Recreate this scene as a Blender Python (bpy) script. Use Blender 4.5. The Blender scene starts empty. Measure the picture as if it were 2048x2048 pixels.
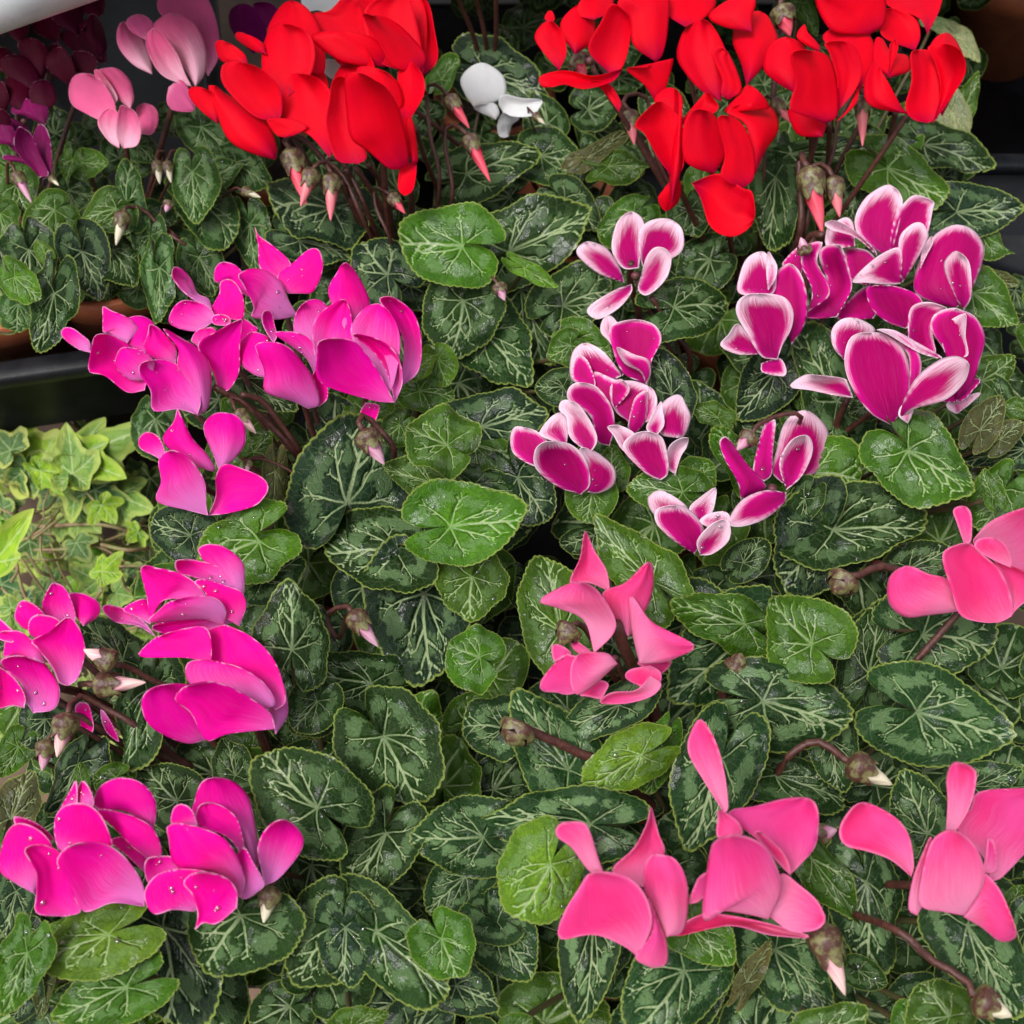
import bpy, math, random
import numpy as np
from mathutils import Vector, Matrix
random.seed(7); RNG = np.random.default_rng(7)
R = math.radians
scn = bpy.context.scene

# ------------------------------------------------------------------ camera
HC = 0.15                                   # height of the leaf canopy
PITCH = 55.0; FOV = 50.0; DIST = 0.55
CAM = np.array([0.0, -DIST*math.cos(R(PITCH)), HC + DIST*math.sin(R(PITCH))])
cam = bpy.data.cameras.new('camera'); camo = bpy.data.objects.new('camera', cam)
scn.collection.objects.link(camo); scn.camera = camo
camo.location = CAM; camo.rotation_euler = (R(90-PITCH), 0, 0)
cam.sensor_width = 36; cam.lens = 18/math.tan(R(FOV/2)); cam.clip_start = 0.01; cam.clip_end = 200
cam.dof.use_dof = True; cam.dof.focus_distance = .50; cam.dof.aperture_fstop = 15
FWD = np.array([0, math.cos(R(PITCH)), -math.sin(R(PITCH))])
UPV = np.array([0, math.sin(R(PITCH)), math.cos(R(PITCH))])
RGT = np.array([1.0, 0, 0]); FPX = 1024/math.tan(R(FOV/2))

# ------------------------------------------------------------------ light
SUN_EL, SUN_AZ = 62, 235
w = bpy.data.worlds.new('World'); scn.world = w; w.use_nodes = True
nt = w.node_tree; nt.nodes.clear()
sky = nt.nodes.new('ShaderNodeTexSky'); sky.sky_type = 'NISHITA'; sky.sun_disc = False
sky.sun_elevation = R(SUN_EL); sky.sun_rotation = R(SUN_AZ); sky.dust_density = 4; sky.air_density = 1.0; sky.ozone_density = 1
hs = nt.nodes.new('ShaderNodeHueSaturation'); hs.inputs['Saturation'].default_value = 0.25
bg = nt.nodes.new('ShaderNodeBackground'); bg.inputs['Strength'].default_value = 0.15
wo = nt.nodes.new('ShaderNodeOutputWorld')
nt.links.new(sky.outputs[0], hs.inputs['Color']); nt.links.new(hs.outputs[0], bg.inputs[0]); nt.links.new(bg.outputs[0], wo.inputs[0])
sl = bpy.data.lights.new('sun', 'SUN'); sl.energy = 1.3; sl.angle = R(22); sl.color = (1, .97, .93)
so = bpy.data.objects.new('sun', sl); scn.collection.objects.link(so)
sd = Vector((math.sin(R(SUN_AZ))*math.cos(R(SUN_EL)), math.cos(R(SUN_AZ))*math.cos(R(SUN_EL)), math.sin(R(SUN_EL))))
so.rotation_euler = sd.to_track_quat('Z', 'Y').to_euler()
vs = scn.view_settings; vs.view_transform = 'Standard'; vs.look = 'None'; vs.exposure = 0.42
scn.cycles.max_bounces = 7; scn.cycles.transparent_max_bounces = 6; scn.cycles.transmission_bounces = 4; scn.cycles.glossy_bounces = 3; vs.gamma = 1; vs.use_curve_mapping = False

# ------------------------------------------------------------------ pixel helpers
F7 = 700/1932.0
REG = {'A': (0, 0, F7), 'B': (680, 0, F7), 'C': (1348, 0, F7), 'D': (0, 600, F7), 'E': (680, 600, F7), 'F': (1348, 600, F7),
       'G': (0, 1100, 474/1932.0), 'H': (0, 1348, F7), 'I': (680, 1348, F7), 'J': (1348, 1348, F7), 'K': (700, 1000, 800/1932.0), 'O': (0, 0, 2048/1932.0), 'S': (0, 0, 1)}
def src(reg, p):
    o = REG[reg]; p = np.asarray(p, float); return np.array([o[0], o[1]]) + p*o[2]
def ray(px):
    px = np.atleast_2d(px)
    return FWD + ((px[:, 0]-1024)/FPX)[:, None]*RGT + ((1024-px[:, 1])/FPX)[:, None]*UPV
def at(px, z):                              # point of height z under a source pixel
    d = ray(px)[0]; t = (z-CAM[2])/d[2]; return CAM + d*t
def depth_of(P): return float(np.dot(P-CAM, FWD))
def atd(px, depth):                         # points at view depth(s)
    return CAM + ray(px)*np.atleast_1d(depth)[:, None]

# ------------------------------------------------------------------ object helpers
C = scn.collection
def tag(o, label=None, cat=None, group=None, kind=None):
    if label: o['label'] = label
    if cat: o['category'] = cat
    if group: o['group'] = group
    if kind: o['kind'] = kind
    return o
def thing(name, label, cat, loc, group=None):
    o = bpy.data.objects.new(name, None); C.objects.link(o); o.location = loc; o.empty_display_size = .02
    return tag(o, label, cat, group)
def mesh_obj(name, V, Fc, mat, parent=None, col=None, attrs=None, smooth=True):
    me = bpy.data.meshes.new(name)
    V = np.asarray(V, float)
    org = V.mean(0)
    me.from_pydata((V-org).tolist(), [], Fc if isinstance(Fc, list) else Fc.tolist())
    if attrs:
        for k, (ty, arr) in attrs.items():
            a = me.attributes.new(k, ty, 'POINT')
            a.data.foreach_set('color' if ty == 'FLOAT_COLOR' else ('vector' if ty == 'FLOAT_VECTOR' else 'value'), np.asarray(arr, np.float32).ravel())
    if smooth: me.polygons.foreach_set('use_smooth', [True]*len(me.polygons))
    me.materials.append(mat); me.update()
    o = bpy.data.objects.new(name, me); C.objects.link(o)
    M = Matrix.Translation(Vector(org))
    if parent is not None:
        o.parent = parent
        pm = WM[parent.name]
        o.location = Vector(org) - pm
    else: o.location = org
    WM[o.name] = Vector(org)
    if col: o.color = col
    return o
WM = {}
def reg_thing(o): WM[o.name] = Vector(o.location); return o

def grid_faces(n, m, wrap=False):           # n rows, m columns
    i = np.arange(n-1)[:, None]; j = np.arange(m if wrap else m-1)[None, :]; jn = (j+1) % m
    return np.stack([i*m+j+0*jn, i*m+jn, (i+1)*m+jn, (i+1)*m+j+0*jn], -1).reshape(-1, 4)
def catmull(P, k=10, closed=False):
    P = np.asarray(P, float)
    Q = np.vstack([2*P[0]-P[1], P, 2*P[-1]-P[-2]])
    out = []; t = np.linspace(0, 1, k, endpoint=False)[:, None]
    for i in range(1, len(Q)-2):
        a, b, c, d = Q[i-1], Q[i], Q[i+1], Q[i+2]
        out.append(.5*((2*b)+(c-a)*t+(2*a-5*b+4*c-d)*t**2+(3*b-a-3*c+d)*t**3))
    out.append(P[-1:]); return np.vstack(out)
def resample(P, n):
    d = np.r_[0, np.cumsum(np.linalg.norm(np.diff(P, axis=0), axis=1))]; s = np.linspace(0, d[-1], n)
    return np.stack([np.interp(s, d, P[:, k]) for k in range(P.shape[1])], 1)
def tube_geo(P, r0, r1=None, k=8, n=22, smooth=True):
    P = np.asarray(P, float)
    if len(P) > 2 and smooth: P = catmull(P, 8)
    P = resample(P, n); r1 = r0 if r1 is None else r1
    T = np.gradient(P, axis=0); T /= np.linalg.norm(T, axis=1)[:, None]+1e-12
    ref = np.array([0.3, .2, 1.0]) if abs(T[0][2]) < .9 else np.array([1., 0, 0])
    rr = np.linspace(r0, r1, n); V = []
    for i in range(n):
        a = np.cross(T[i], ref); a /= np.linalg.norm(a)+1e-12; b = np.cross(T[i], a)
        an = np.linspace(0, 2*math.pi, k, endpoint=False)[:, None]
        V.append(P[i]+rr[i]*(np.cos(an)*a+np.sin(an)*b))
    V = np.vstack(V); Fc = grid_faces(n, k, True).tolist()
    Fc.append(list(range(k))[::-1]); Fc.append([(n-1)*k+i for i in range(k)])
    return V, Fc
class Acc:
    def __init__(s): s.V = []; s.F = []; s.n = 0
    def add(s, V, F):
        F = F if isinstance(F, list) else F.tolist()
        s.V.append(np.asarray(V, float)); s.F += [[i+s.n for i in f] for f in F]; s.n += len(V)
    def obj(s, name, mat, parent=None, smooth=True, **k): return mesh_obj(name, np.vstack(s.V), s.F, mat, parent, smooth=smooth, **k)

# ------------------------------------------------------------------ materials
class NT:
    def __init__(s, name):
        s.m = bpy.data.materials.new(name); s.m.use_nodes = True; s.t = s.m.node_tree; s.t.nodes.clear()
        s.out = s.n('ShaderNodeOutputMaterial')
    def n(s, ty, **k):
        x = s.t.nodes.new(ty)
        for a, b in k.items(): setattr(x, a, b)
        return x
    def put(s, sock, v):
        if isinstance(v, bpy.types.NodeSocket): s.t.links.new(v, sock)
        elif isinstance(v, (tuple, list)) and len(v) == 3 and sock.type == 'RGBA': sock.default_value = (*v, 1)
        else: sock.default_value = v
    def math(s, op, a, b=0, c=0, clamp=False):
        x = s.n('ShaderNodeMath', operation=op, use_clamp=clamp); s.put(x.inputs[0], a); s.put(x.inputs[1], b); s.put(x.inputs[2], c); return x.outputs[0]
    def mix(s, f, a, b, mode='MIX'):
        x = s.n('ShaderNodeMix', data_type='RGBA', blend_type=mode); s.put(x.inputs[0], f); s.put(x.inputs[6], a); s.put(x.inputs[7], b); return x.outputs[2]
    def ss(s, v, a, b):                     # smoothstep from a to b
        x = s.n('ShaderNodeMapRange', interpolation_type='SMOOTHSTEP'); s.put(x.inputs[0], v); x.inputs[1].default_value = a; x.inputs[2].default_value = b
        x.inputs[3].default_value = 0; x.inputs[4].default_value = 1; return x.outputs[0]
    def noise(s, vec, scale, detail=3, rough=.5):
        x = s.n('ShaderNodeTexNoise'); 
        if vec is not None: s.put(x.inputs['Vector'], vec)
        x.inputs['Scale'].default_value = scale; x.inputs['Detail'].default_value = detail; x.inputs['Roughness'].default_value = rough; return x.outputs[0]
    def attr(s, name): return s.n('ShaderNodeAttribute', attribute_name=name)
    def bsdf(s, **k):
        x = s.n('ShaderNodeBsdfPrincipled')
        for a, b in k.items(): s.put(x.inputs[a.replace('_', ' ')], b)
        return x
    def bump(s, h, st, dist=.001):
        x = s.n('ShaderNodeBump'); s.put(x.inputs['Height'], h); x.inputs['Strength'].default_value = st; x.inputs['Distance'].default_value = dist; return x.outputs[0]
    def fin(s, b): s.t.links.new(b.outputs[0] if hasattr(b, 'outputs') else b, s.out.inputs[0]); return s.m

def leaf_material():
    t = NT('cyclamen_leaf'); oi = t.n('ShaderNodeObjectInfo'); f = t.attr('fld'); uv = t.attr('luv').outputs['Vector']
    sep = t.n('ShaderNodeSeparateColor'); t.t.links.new(f.outputs['Color'], sep.inputs[0])
    vein, band, edge = sep.outputs; 
    n1 = t.noise(uv, 2.3, 2); n2 = t.noise(uv, 13, 6, .75); n3 = t.noise(uv, 38, 4, .65); n4 = t.noise(uv, 5, 3, .6)
    base = t.mix(t.ss(n1, .3, .7), oi.outputs['Color'], t.mix(1.0, oi.outputs['Color'], (.58, .66, .60), 'MULTIPLY'))
    base = t.mix(t.math('MULTIPLY', t.ss(n2, .38, .72), .45), base, t.mix(1.0, base, (2.4, 2.1, 1.2), 'MULTIPLY'))
    # silver blotches with ragged edge, strongest between the veins
    sv = t.math('ADD', t.math('MULTIPLY', band, .95), t.math('MULTIPLY', t.math('SUBTRACT', n2, .5), 1.9))
    sv = t.math('ADD', sv, t.math('MULTIPLY', t.math('SUBTRACT', n4, .5), 2.2))
    sil = t.math('MULTIPLY', t.ss(sv, .50, .78), oi.outputs['Alpha'])
    base = t.mix(sil, base, t.mix(.30, (.17, .29, .115), oi.outputs['Color']))
    near = t.math('MULTIPLY', t.ss(vein, -1.3, .3), .30)
    base = t.mix(near, base, t.mix(1.0, base, (2.2, 2.4, 1.5), 'MULTIPLY'))
    vo = t.n('ShaderNodeTexVoronoi', feature='DISTANCE_TO_EDGE'); t.put(vo.inputs['Vector'], uv); vo.inputs['Scale'].default_value = 11
    net = t.math('SUBTRACT', 1, t.ss(vo.outputs['Distance'], .0, .11)); base = t.mix(t.math('MULTIPLY', net, t.math('MULTIPLY', n4, .32)), base, (.15, .21, .09))
    vn = t.math('MULTIPLY', t.ss(vein, .05, .60), t.math('ADD', .45, t.math('MULTIPLY', t.ss(edge, .05, .40), .5)), 0, True)
    vcol = t.mix(.18, (.40, .50, .26), oi.outputs['Color'])
    base = t.mix(vn, base, vcol)
    base = t.mix(t.math('MULTIPLY', t.ss(t.math('ADD', edge, t.math('MULTIPLY', t.math('SUBTRACT', n3, .5), .07)), .955, .985), .8), base, (.24, .31, .06))
    h = t.math('SUBTRACT', t.math('MULTIPLY', n3, .35), t.math('MULTIPLY', t.ss(vein, -1.5, .9), .55))
    h = t.math('SUBTRACT', t.math('ADD', h, t.math('MULTIPLY', n2, .5)), t.math('MULTIPLY', net, .25))
    nb = t.bump(h, .75, .0012)
    wet = t.noise(uv, 1.7, 3, .6)
    film = t.ss(t.noise(uv, 2.6, 5, .62), .575, .592)         # water film with a sharp outline
    rough = t.math('SUBTRACT', .42, t.math('MULTIPLY', film, .34))
    b = t.bsdf(Base_Color=base, Roughness=rough, Normal=nb, Specular_IOR_Level=t.math('ADD', t.math('ADD', .08, t.math('MULTIPLY', wet, .22)), t.math('MULTIPLY', film, .95)))
    ge = t.n('ShaderNodeNewGeometry')
    under = t.bsdf(Base_Color=t.mix(t.ss(vein, .3, .8), (.16, .10, .06), (.22, .16, .08)), Roughness=.5)
    mx = t.n('ShaderNodeMixShader'); tr = t.n('ShaderNodeBsdfTranslucent'); t.put(tr.inputs[0], t.mix(1.0, base, (1.4, 1.6, .5), 'MULTIPLY'))
    mx.inputs[0].default_value = .12; t.t.links.new(b.outputs[0], mx.inputs[1]); t.t.links.new(tr.outputs[0], mx.inputs[2])
    m2 = t.n('ShaderNodeMixShader'); t.t.links.new(ge.outputs['Backfacing'], m2.inputs[0]); t.t.links.new(mx.outputs[0], m2.inputs[1]); t.t.links.new(under.outputs[0], m2.inputs[2])
    return t.fin(m2)

def petal_material(name, mid, base, rim, rimw=.35, basew=(.05, .45), streak=.25, picotee=False, trans=.22, deep=None):
    t = NT(name); f = t.attr('pf'); sep = t.n('ShaderNodeSeparateColor'); t.t.links.new(f.outputs['Color'], sep.inputs[0])
    al, ac, ed = sep.outputs; oi = t.n('ShaderNodeObjectInfo')
    cv = t.n('ShaderNodeCombineXYZ'); t.put(cv.inputs[0], t.math('MULTIPLY', ac, 26)); t.put(cv.inputs[1], t.math('MULTIPLY', al, 2.2)); t.put(cv.inputs[2], oi.outputs['Random'])
    n = t.noise(cv.outputs[0], 1.6, 4, .7); sn0 = t.math('SUBTRACT', n, .5)
    pv = t.attr('luv').outputs['Vector']; nn = t.noise(pv, 1.2, 2)
    c = t.mix(t.ss(t.math('ADD', nn, t.math('MULTIPLY', sn0, .5)), .3, .7), mid, deep or tuple(x*.75 for x in mid))
    sn = t.math('MULTIPLY', sn0, .6)
    if picotee:                             # dark heart, brighter towards the border
        c = t.mix(t.ss(t.math('ADD', ed, t.math('MULTIPLY', sn0, 4)), .3, 5.0), (.66, .003, .25), mid)
    if not picotee and name != 'red_petal':                         # how far the pale base reaches differs from petal to petal
        sn = t.math('SUBTRACT', sn, t.math('MULTIPLY', t.math('SUBTRACT', oi.outputs['Alpha'], .3), .55))
        vv = t.n('ShaderNodeHueSaturation'); t.put(vv.inputs['Value'], t.math('ADD', .86, t.math('MULTIPLY', oi.outputs['Random'], .18))); t.put(vv.inputs['Hue'], t.math('ADD', .492, t.math('MULTIPLY', oi.outputs['Random'], .012))); t.put(vv.inputs['Color'], c); c = vv.outputs[0]
    bf = t.math('SUBTRACT', 1, t.ss(t.math('ADD', al, sn), basew[0], basew[1]))
    c = t.mix(t.math('MULTIPLY', bf, .9), c, base)
    c = t.mix(t.math('MULTIPLY', t.ss(n, .45, .8), streak), c, rim)
    if picotee:
        # width of the white border (mm) grows with the object colour's alpha and toward the tip
        wd = t.math('ADD', .55, t.math('MULTIPLY', oi.outputs['Alpha'], t.math('MULTIPLY', t.math('POWER', al, 1.6), 13)))
        q = t.math('ADD', t.math('DIVIDE', ed, wd), t.math('MULTIPLY', sn0, 2.2))
        c = t.mix(t.math('MULTIPLY', t.math('SUBTRACT', 1, t.ss(q, -.2, 1.3)), .95), c, rim)
        c = t.mix(t.math('MULTIPLY', t.math('SUBTRACT', 1, t.ss(t.math('ADD', ed, t.math('MULTIPLY', sn0, .2)), .05, .8)), .8), c, rim)
    else:
        rf = t.math('SUBTRACT', 1, t.ss(t.math('ADD', ed, t.math('MULTIPLY', sn0, .2)), rimw*.5, rimw*1.7)); c = t.mix(t.math('MULTIPLY', rf, .8), c, rim)
    nb = t.bump(t.math('ADD', n, t.math('MULTIPLY', nn, 1.5)), .45, .0005)
    b = t.bsdf(Base_Color=c, Roughness=.5, Normal=nb, Specular_IOR_Level=.07)
    tr = t.n('ShaderNodeBsdfTranslucent'); t.put(tr.inputs[0], c)
    mx = t.n('ShaderNodeMixShader'); mx.inputs[0].default_value = trans
    t.t.links.new(b.outputs[0], mx.inputs[1]); t.t.links.new(tr.outputs[0], mx.inputs[2]); return t.fin(mx)

def simple(name, col, rough=.5, nscale=None, ncol=None, bump=0, spec=.5, metallic=0, bs=None):
    t = NT(name); co = t.n('ShaderNodeTexCoord').outputs['Object']; c = col; nb = None
    b = t.bsdf(Roughness=rough, Specular_IOR_Level=spec, Metallic=metallic)
    if nscale:
        n = t.noise(co, nscale, 5, .6); c = t.mix(t.ss(n, .35, .65), col, ncol or tuple(x*.6 for x in col))
        if bump: t.put(b.inputs['Normal'], t.bump(t.noise(co, bs or nscale*2, 5, .65), bump, .002))
    t.put(b.inputs['Base Color'], c); return t.fin(b)

M_LEAF = leaf_material()
PM = {
 'M': petal_material('magenta_petal', (.90, .0005, .35), (.66, .20, .54), (.93, .40, .68), .42, (-.15, .52), .04, trans=.2, deep=(.82, .0005, .27)),
 'P': petal_material('pink_petal', (.90, .080, .34), (.84, .30, .50), (.93, .24, .48), .7, (-.15, .65), .16, trans=.32, deep=(.88, .032, .22)),
 'R': petal_material('red_petal', (.80, .0006, .013), (.25, .001, .06), (.82, .012, .035), .3, (-.15, .35), .04, trans=.2, deep=(.68, .0004, .016)),
 'W': petal_material('picotee_petal', (.40, .0005, .115), (.16, .001, .06), (.88, .70, .79), .4, (-.1, .45), .02, picotee=True, trans=.15, deep=(.48, .0008, .16)),
 'L': petal_material('light_pink_petal', (.92, .14, .35), (.93, .55, .68), (.92, .30, .48), .5, (-.12, .50), .2, trans=.2),
 'D': petal_material('dark_magenta_petal', (.060, .001, .012), (.05, .002, .015), (.34, .12, .18), .34, (-.1, .3), .05, trans=.15),
 'K': petal_material('wine_petal', (.22, .004, .09), (.12, .003, .05), (.62, .42, .52), .35, (-.1, .3), .12, trans=.15),
 'V': petal_material('violet_petal', (.15, .003, .085), (.08, .002, .05), (.20, .03, .13), .3, (-.1, .3), .05, trans=.15),
 'H': petal_material('white_petal', (.80, .80, .80), (.70, .66, .58), (.85, .85, .85), .3, (-.1, .3), .1, trans=.2, deep=(.76, .77, .78)),
}
M_STALK = simple('flower_stalk', (.055, .015, .013), .4, 300, (.095, .032, .022), .3)
M_PETI = simple('leaf_stalk', (.10, .06, .03), .5, 200, (.06, .07, .02), .2)
def calyx_mat():
    t = NT('calyx'); co = t.n('ShaderNodeTexCoord').outputs['Object']
    n = t.noise(co, 260, 4, .65); n2 = t.noise(co, 900, 3)
    c = t.mix(t.ss(n, .42, .6), (.075, .028, .02), (.17, .16, .06)); b = t.bsdf(Base_Color=c, Roughness=.42); t.put(b.inputs['Normal'], t.bump(n2, .5, .0006)); return t.fin(b)
M_CALYX = calyx_mat()
def bud_mat(name, c0, c1):
    t = NT(name); a = t.attr('pf'); s = t.n('ShaderNodeSeparateColor'); t.t.links.new(a.outputs['Color'], s.inputs[0])
    n = t.math('SINE', t.math('ADD', t.math('MULTIPLY', s.outputs[1], 31.4), t.math('MULTIPLY', s.outputs[0], 7)))
    c = t.mix(t.ss(s.outputs[0], .1, .8), c1, c0); c = t.mix(t.math('MULTIPLY', t.ss(n, .6, 1), .35), c, tuple(x*.55 for x in c1))
    b = t.bsdf(Base_Color=c, Roughness=.45); return t.fin(b)
BM = {'r': bud_mat('red_bud', (.78, .10, .15), (.62, .005, .05)), 'p': bud_mat('pink_bud', (.80, .55, .50), (.75, .25, .38)), 'w': bud_mat('cream_bud', (.72, .66, .48), (.62, .55, .40)),
      'c': bud_mat('coral_bud', (.78, .18, .22), (.70, .22, .22)), 'k': bud_mat('rose_bud', (.62, .35, .45), (.50, .12, .26))}
def drop_mat():
    t = NT('water'); tr = t.n('ShaderNodeBsdfTransparent'); tr.inputs[0].default_value = (.96, .97, .98, 1); g = t.n('ShaderNodeBsdfGlossy'); g.inputs['Roughness'].default_value = .03
    fr = t.n('ShaderNodeLayerWeight'); fr.inputs['Blend'].default_value = .35; mx = t.n('ShaderNodeMixShader')
    t.put(mx.inputs[0], t.math('ADD', .06, t.math('MULTIPLY', fr.outputs['Fresnel'], .7))); t.t.links.new(tr.outputs[0], mx.inputs[1]); t.t.links.new(g.outputs[0], mx.inputs[2]); return t.fin(mx)
M_DROP = drop_mat()
M_TRAY = simple('black_plastic', (.007, .008, .010), .38, 60, (.014, .015, .018), .15, spec=.22, bs=700)
M_TERRA = simple('terracotta', (.42, .12, .045), .6, 60, (.34, .09, .035), .2)
M_SOIL = simple('soil', (.022, .014, .009), .9, 120, (.05, .033, .02), 1.0)
M_METAL = simple('galvanised_metal', (.50, .52, .52), .4, 40, (.40, .42, .42), .1, metallic=.1)
M_WOOD = simple('shade_board', (.12, .10, .08), .6, 10)  # for the unseen boards added as shade
M_PAVE = simple('paving', (.20, .12, .08), .85, 20, (.12, .08, .055), .4)
M_THROAT = simple('throat', (.16, .02, .06), .5, 200, (.10, .06, .03))
def ivy_material():
    t = NT('ivy_leaf'); f = t.attr('fld'); uv = t.attr('luv').outputs['Vector']; oi = t.n('ShaderNodeObjectInfo')
    sep = t.n('ShaderNodeSeparateColor'); t.t.links.new(f.outputs['Color'], sep.inputs[0])
    n = t.noise(uv, 3.5, 3, .6); e = t.math('ADD', sep.outputs[2], t.math('MULTIPLY', t.math('SUBTRACT', n, .5), .7))
    c = t.mix(t.ss(n, .35, .65), oi.outputs['Color'], t.mix(1., oi.outputs['Color'], (.55, .7, .75), 'MULTIPLY'))
    c = t.mix(t.math('MULTIPLY', t.ss(e, .72, .86), oi.outputs['Alpha']), c, (.58, .62, .16))
    c = t.mix(t.math('MULTIPLY', t.ss(sep.outputs[0], .2, .8), .6), c, (.42, .52, .25))
    b = t.bsdf(Base_Color=c, Roughness=.45, Specular_IOR_Level=.15, Normal=t.bump(t.math('SUBTRACT', t.math('MULTIPLY', n, .4), sep.outputs[0]), .4, .001)); return t.fin(b)
M_IVY = ivy_material()
M_VINE = simple('ivy_stem', (.30, .30, .11), .6, 80, (.28, .17, .10))

# ------------------------------------------------------------------ setting
def box_geo(x0, x1, y0, y1, z0, z1, bev=0):
    V = np.array([[x, y, z] for z in (z0, z1) for y in (y0, y1) for x in (x0, x1)], float)
    return V, [[0, 2, 3, 1], [4, 5, 7, 6], [0, 1, 5, 4], [2, 6, 7, 3], [0, 4, 6, 2], [1, 3, 7, 5]]
g = mesh_obj('ground', [[-30, -30, -.14], [30, -30, -.14], [30, 30, -.14], [-30, 30, -.14]], [[0, 1, 2, 3]], M_PAVE, smooth=False); tag(g, kind='structure')

def tray(corners, z0, z1, lip, label, wall=.003):
    """open black tray with a rolled rim; corners are four xy points counter-clockwise"""
    c = np.array(corners, float); ctr = c.mean(0)
    th = reg_thing(thing('black_tray', label, 'plant tray', (ctr[0], ctr[1], z0)))
    def off(d):
        out = []
        for i in range(4):
            a = c[i]-c[i-1]; b = c[(i+1) % 4]-c[i]; a /= np.linalg.norm(a); b /= np.linalg.norm(b)
            na = np.array([a[1], -a[0]]); nb = np.array([b[1], -b[0]]); k = (na+nb)/(1+na@nb); out.append(c[i]+k*d)
        return np.array(out)
    def rounded(P, r=.012, n=5):
        out = []
        for i in range(4):
            p = P[i]; a = P[i-1]-p; b = P[(i+1) % 4]-p; a /= np.linalg.norm(a); b /= np.linalg.norm(b)
            for t in np.linspace(0, 1, n): out.append((1-t)**2*(p+a*r)+2*t*(1-t)*p+t*t*(p+b*r))
        return np.array(out)
    prof = [(-.010, z0+.001), (-.004, z1-.006), (lip-.003, z1-.012), (lip, z1-.010), (lip+.001, z1-.002), (lip-.001, z1), (-.001, z1+.0005), (-.004, z1-.001), (-.013, z0+.004)]
    V = np.vstack([np.c_[rounded(off(d)), np.full(20, z)] for d, z in prof])
    Fc = grid_faces(len(prof), 20, True).tolist(); Fc.append([(len(prof)-1)*20+i for i in range(20)]); 
    mesh_obj('tray_body', V, Fc, M_TRAY, th); return th
# left rear tray: front rim follows the photograph
pa = at(src('D', (-300, 400)), .075)[:2]; pb = at(src('D', (1250, 180)), .075)[:2]
u = (pb-pa)/np.linalg.norm(pb-pa); nrm = np.array([-u[1], u[0]])
tray([pa-u*.1, pb, pb+nrm*.75, pa-u*.1+nrm*.75], .0, .075, .012, 'black plastic tray under the terracotta pots at the left, its front rim above the ivy')
pa2 = at(src('D', (330, 570)), -.006)[:2]
tray([pa2, pa2+u*.20, pa2+u*.20+nrm*.10, pa2+nrm*.10], -.12, -.006, .006, 'black box tray standing below the left tray behind the ivy')
tray([(-.13, -.19), (.27, -.19), (.27, .20), (-.13, .20)], -.005, .045, .010, 'large black tray hidden under the front cyclamen leaves')
tray([(-.12, .235), (.33, .235), (.33, .62), (-.12, .62)], -.005, .055, .010, 'black tray under the red cyclamens at the back')
q = at(src('C', (1540, 860)), .07)[:2]
tray([(q[0], q[1]), (q[0]+.30, q[1]), (q[0]+.30, q[1]+.30), (q[0], q[1]+.30)], .0, .07, .010, 'empty black tray at the upper right beside the red cyclamen')
q = at(src('F', (1760, 320)), .06)[:2]
tray([(q[0], q[1]-.02), (q[0]+.30, q[1]-.02), (q[0]+.30, q[1]+.20), (q[0], q[1]+.20)], .0, .06, .010, 'black tray at the right edge beside the purple and white cyclamen')
# display rack : steel rail in the top left corner plus unseen boards added to shade the rear rows
ra = at(src('A', (-400, 165)), .30); rb = at(src('A', (700, -210)), .30)
rack = reg_thing(thing('display_rack', 'grey steel shelf rail crossing the top left corner above the dark cyclamens', 'rack', tuple((ra+rb)/2)))
V, Fc = tube_geo([ra, rb], .012, n=2, smooth=False, k=16); mesh_obj('rail', V, Fc, M_METAL, rack)
V, Fc = box_geo(-.9, -.13, .26, 1.5, .32, .335); mesh_obj('shade_board', V, Fc, M_WOOD, rack, smooth=False)  # out of view, darkens the upper left plants
V, Fc = box_geo(-.128, .9, .39, 1.5, .225, .24); mesh_obj('shade_board', V, Fc, M_WOOD, rack, smooth=False)  # added out of view, set low to darken the rear leaves

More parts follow.
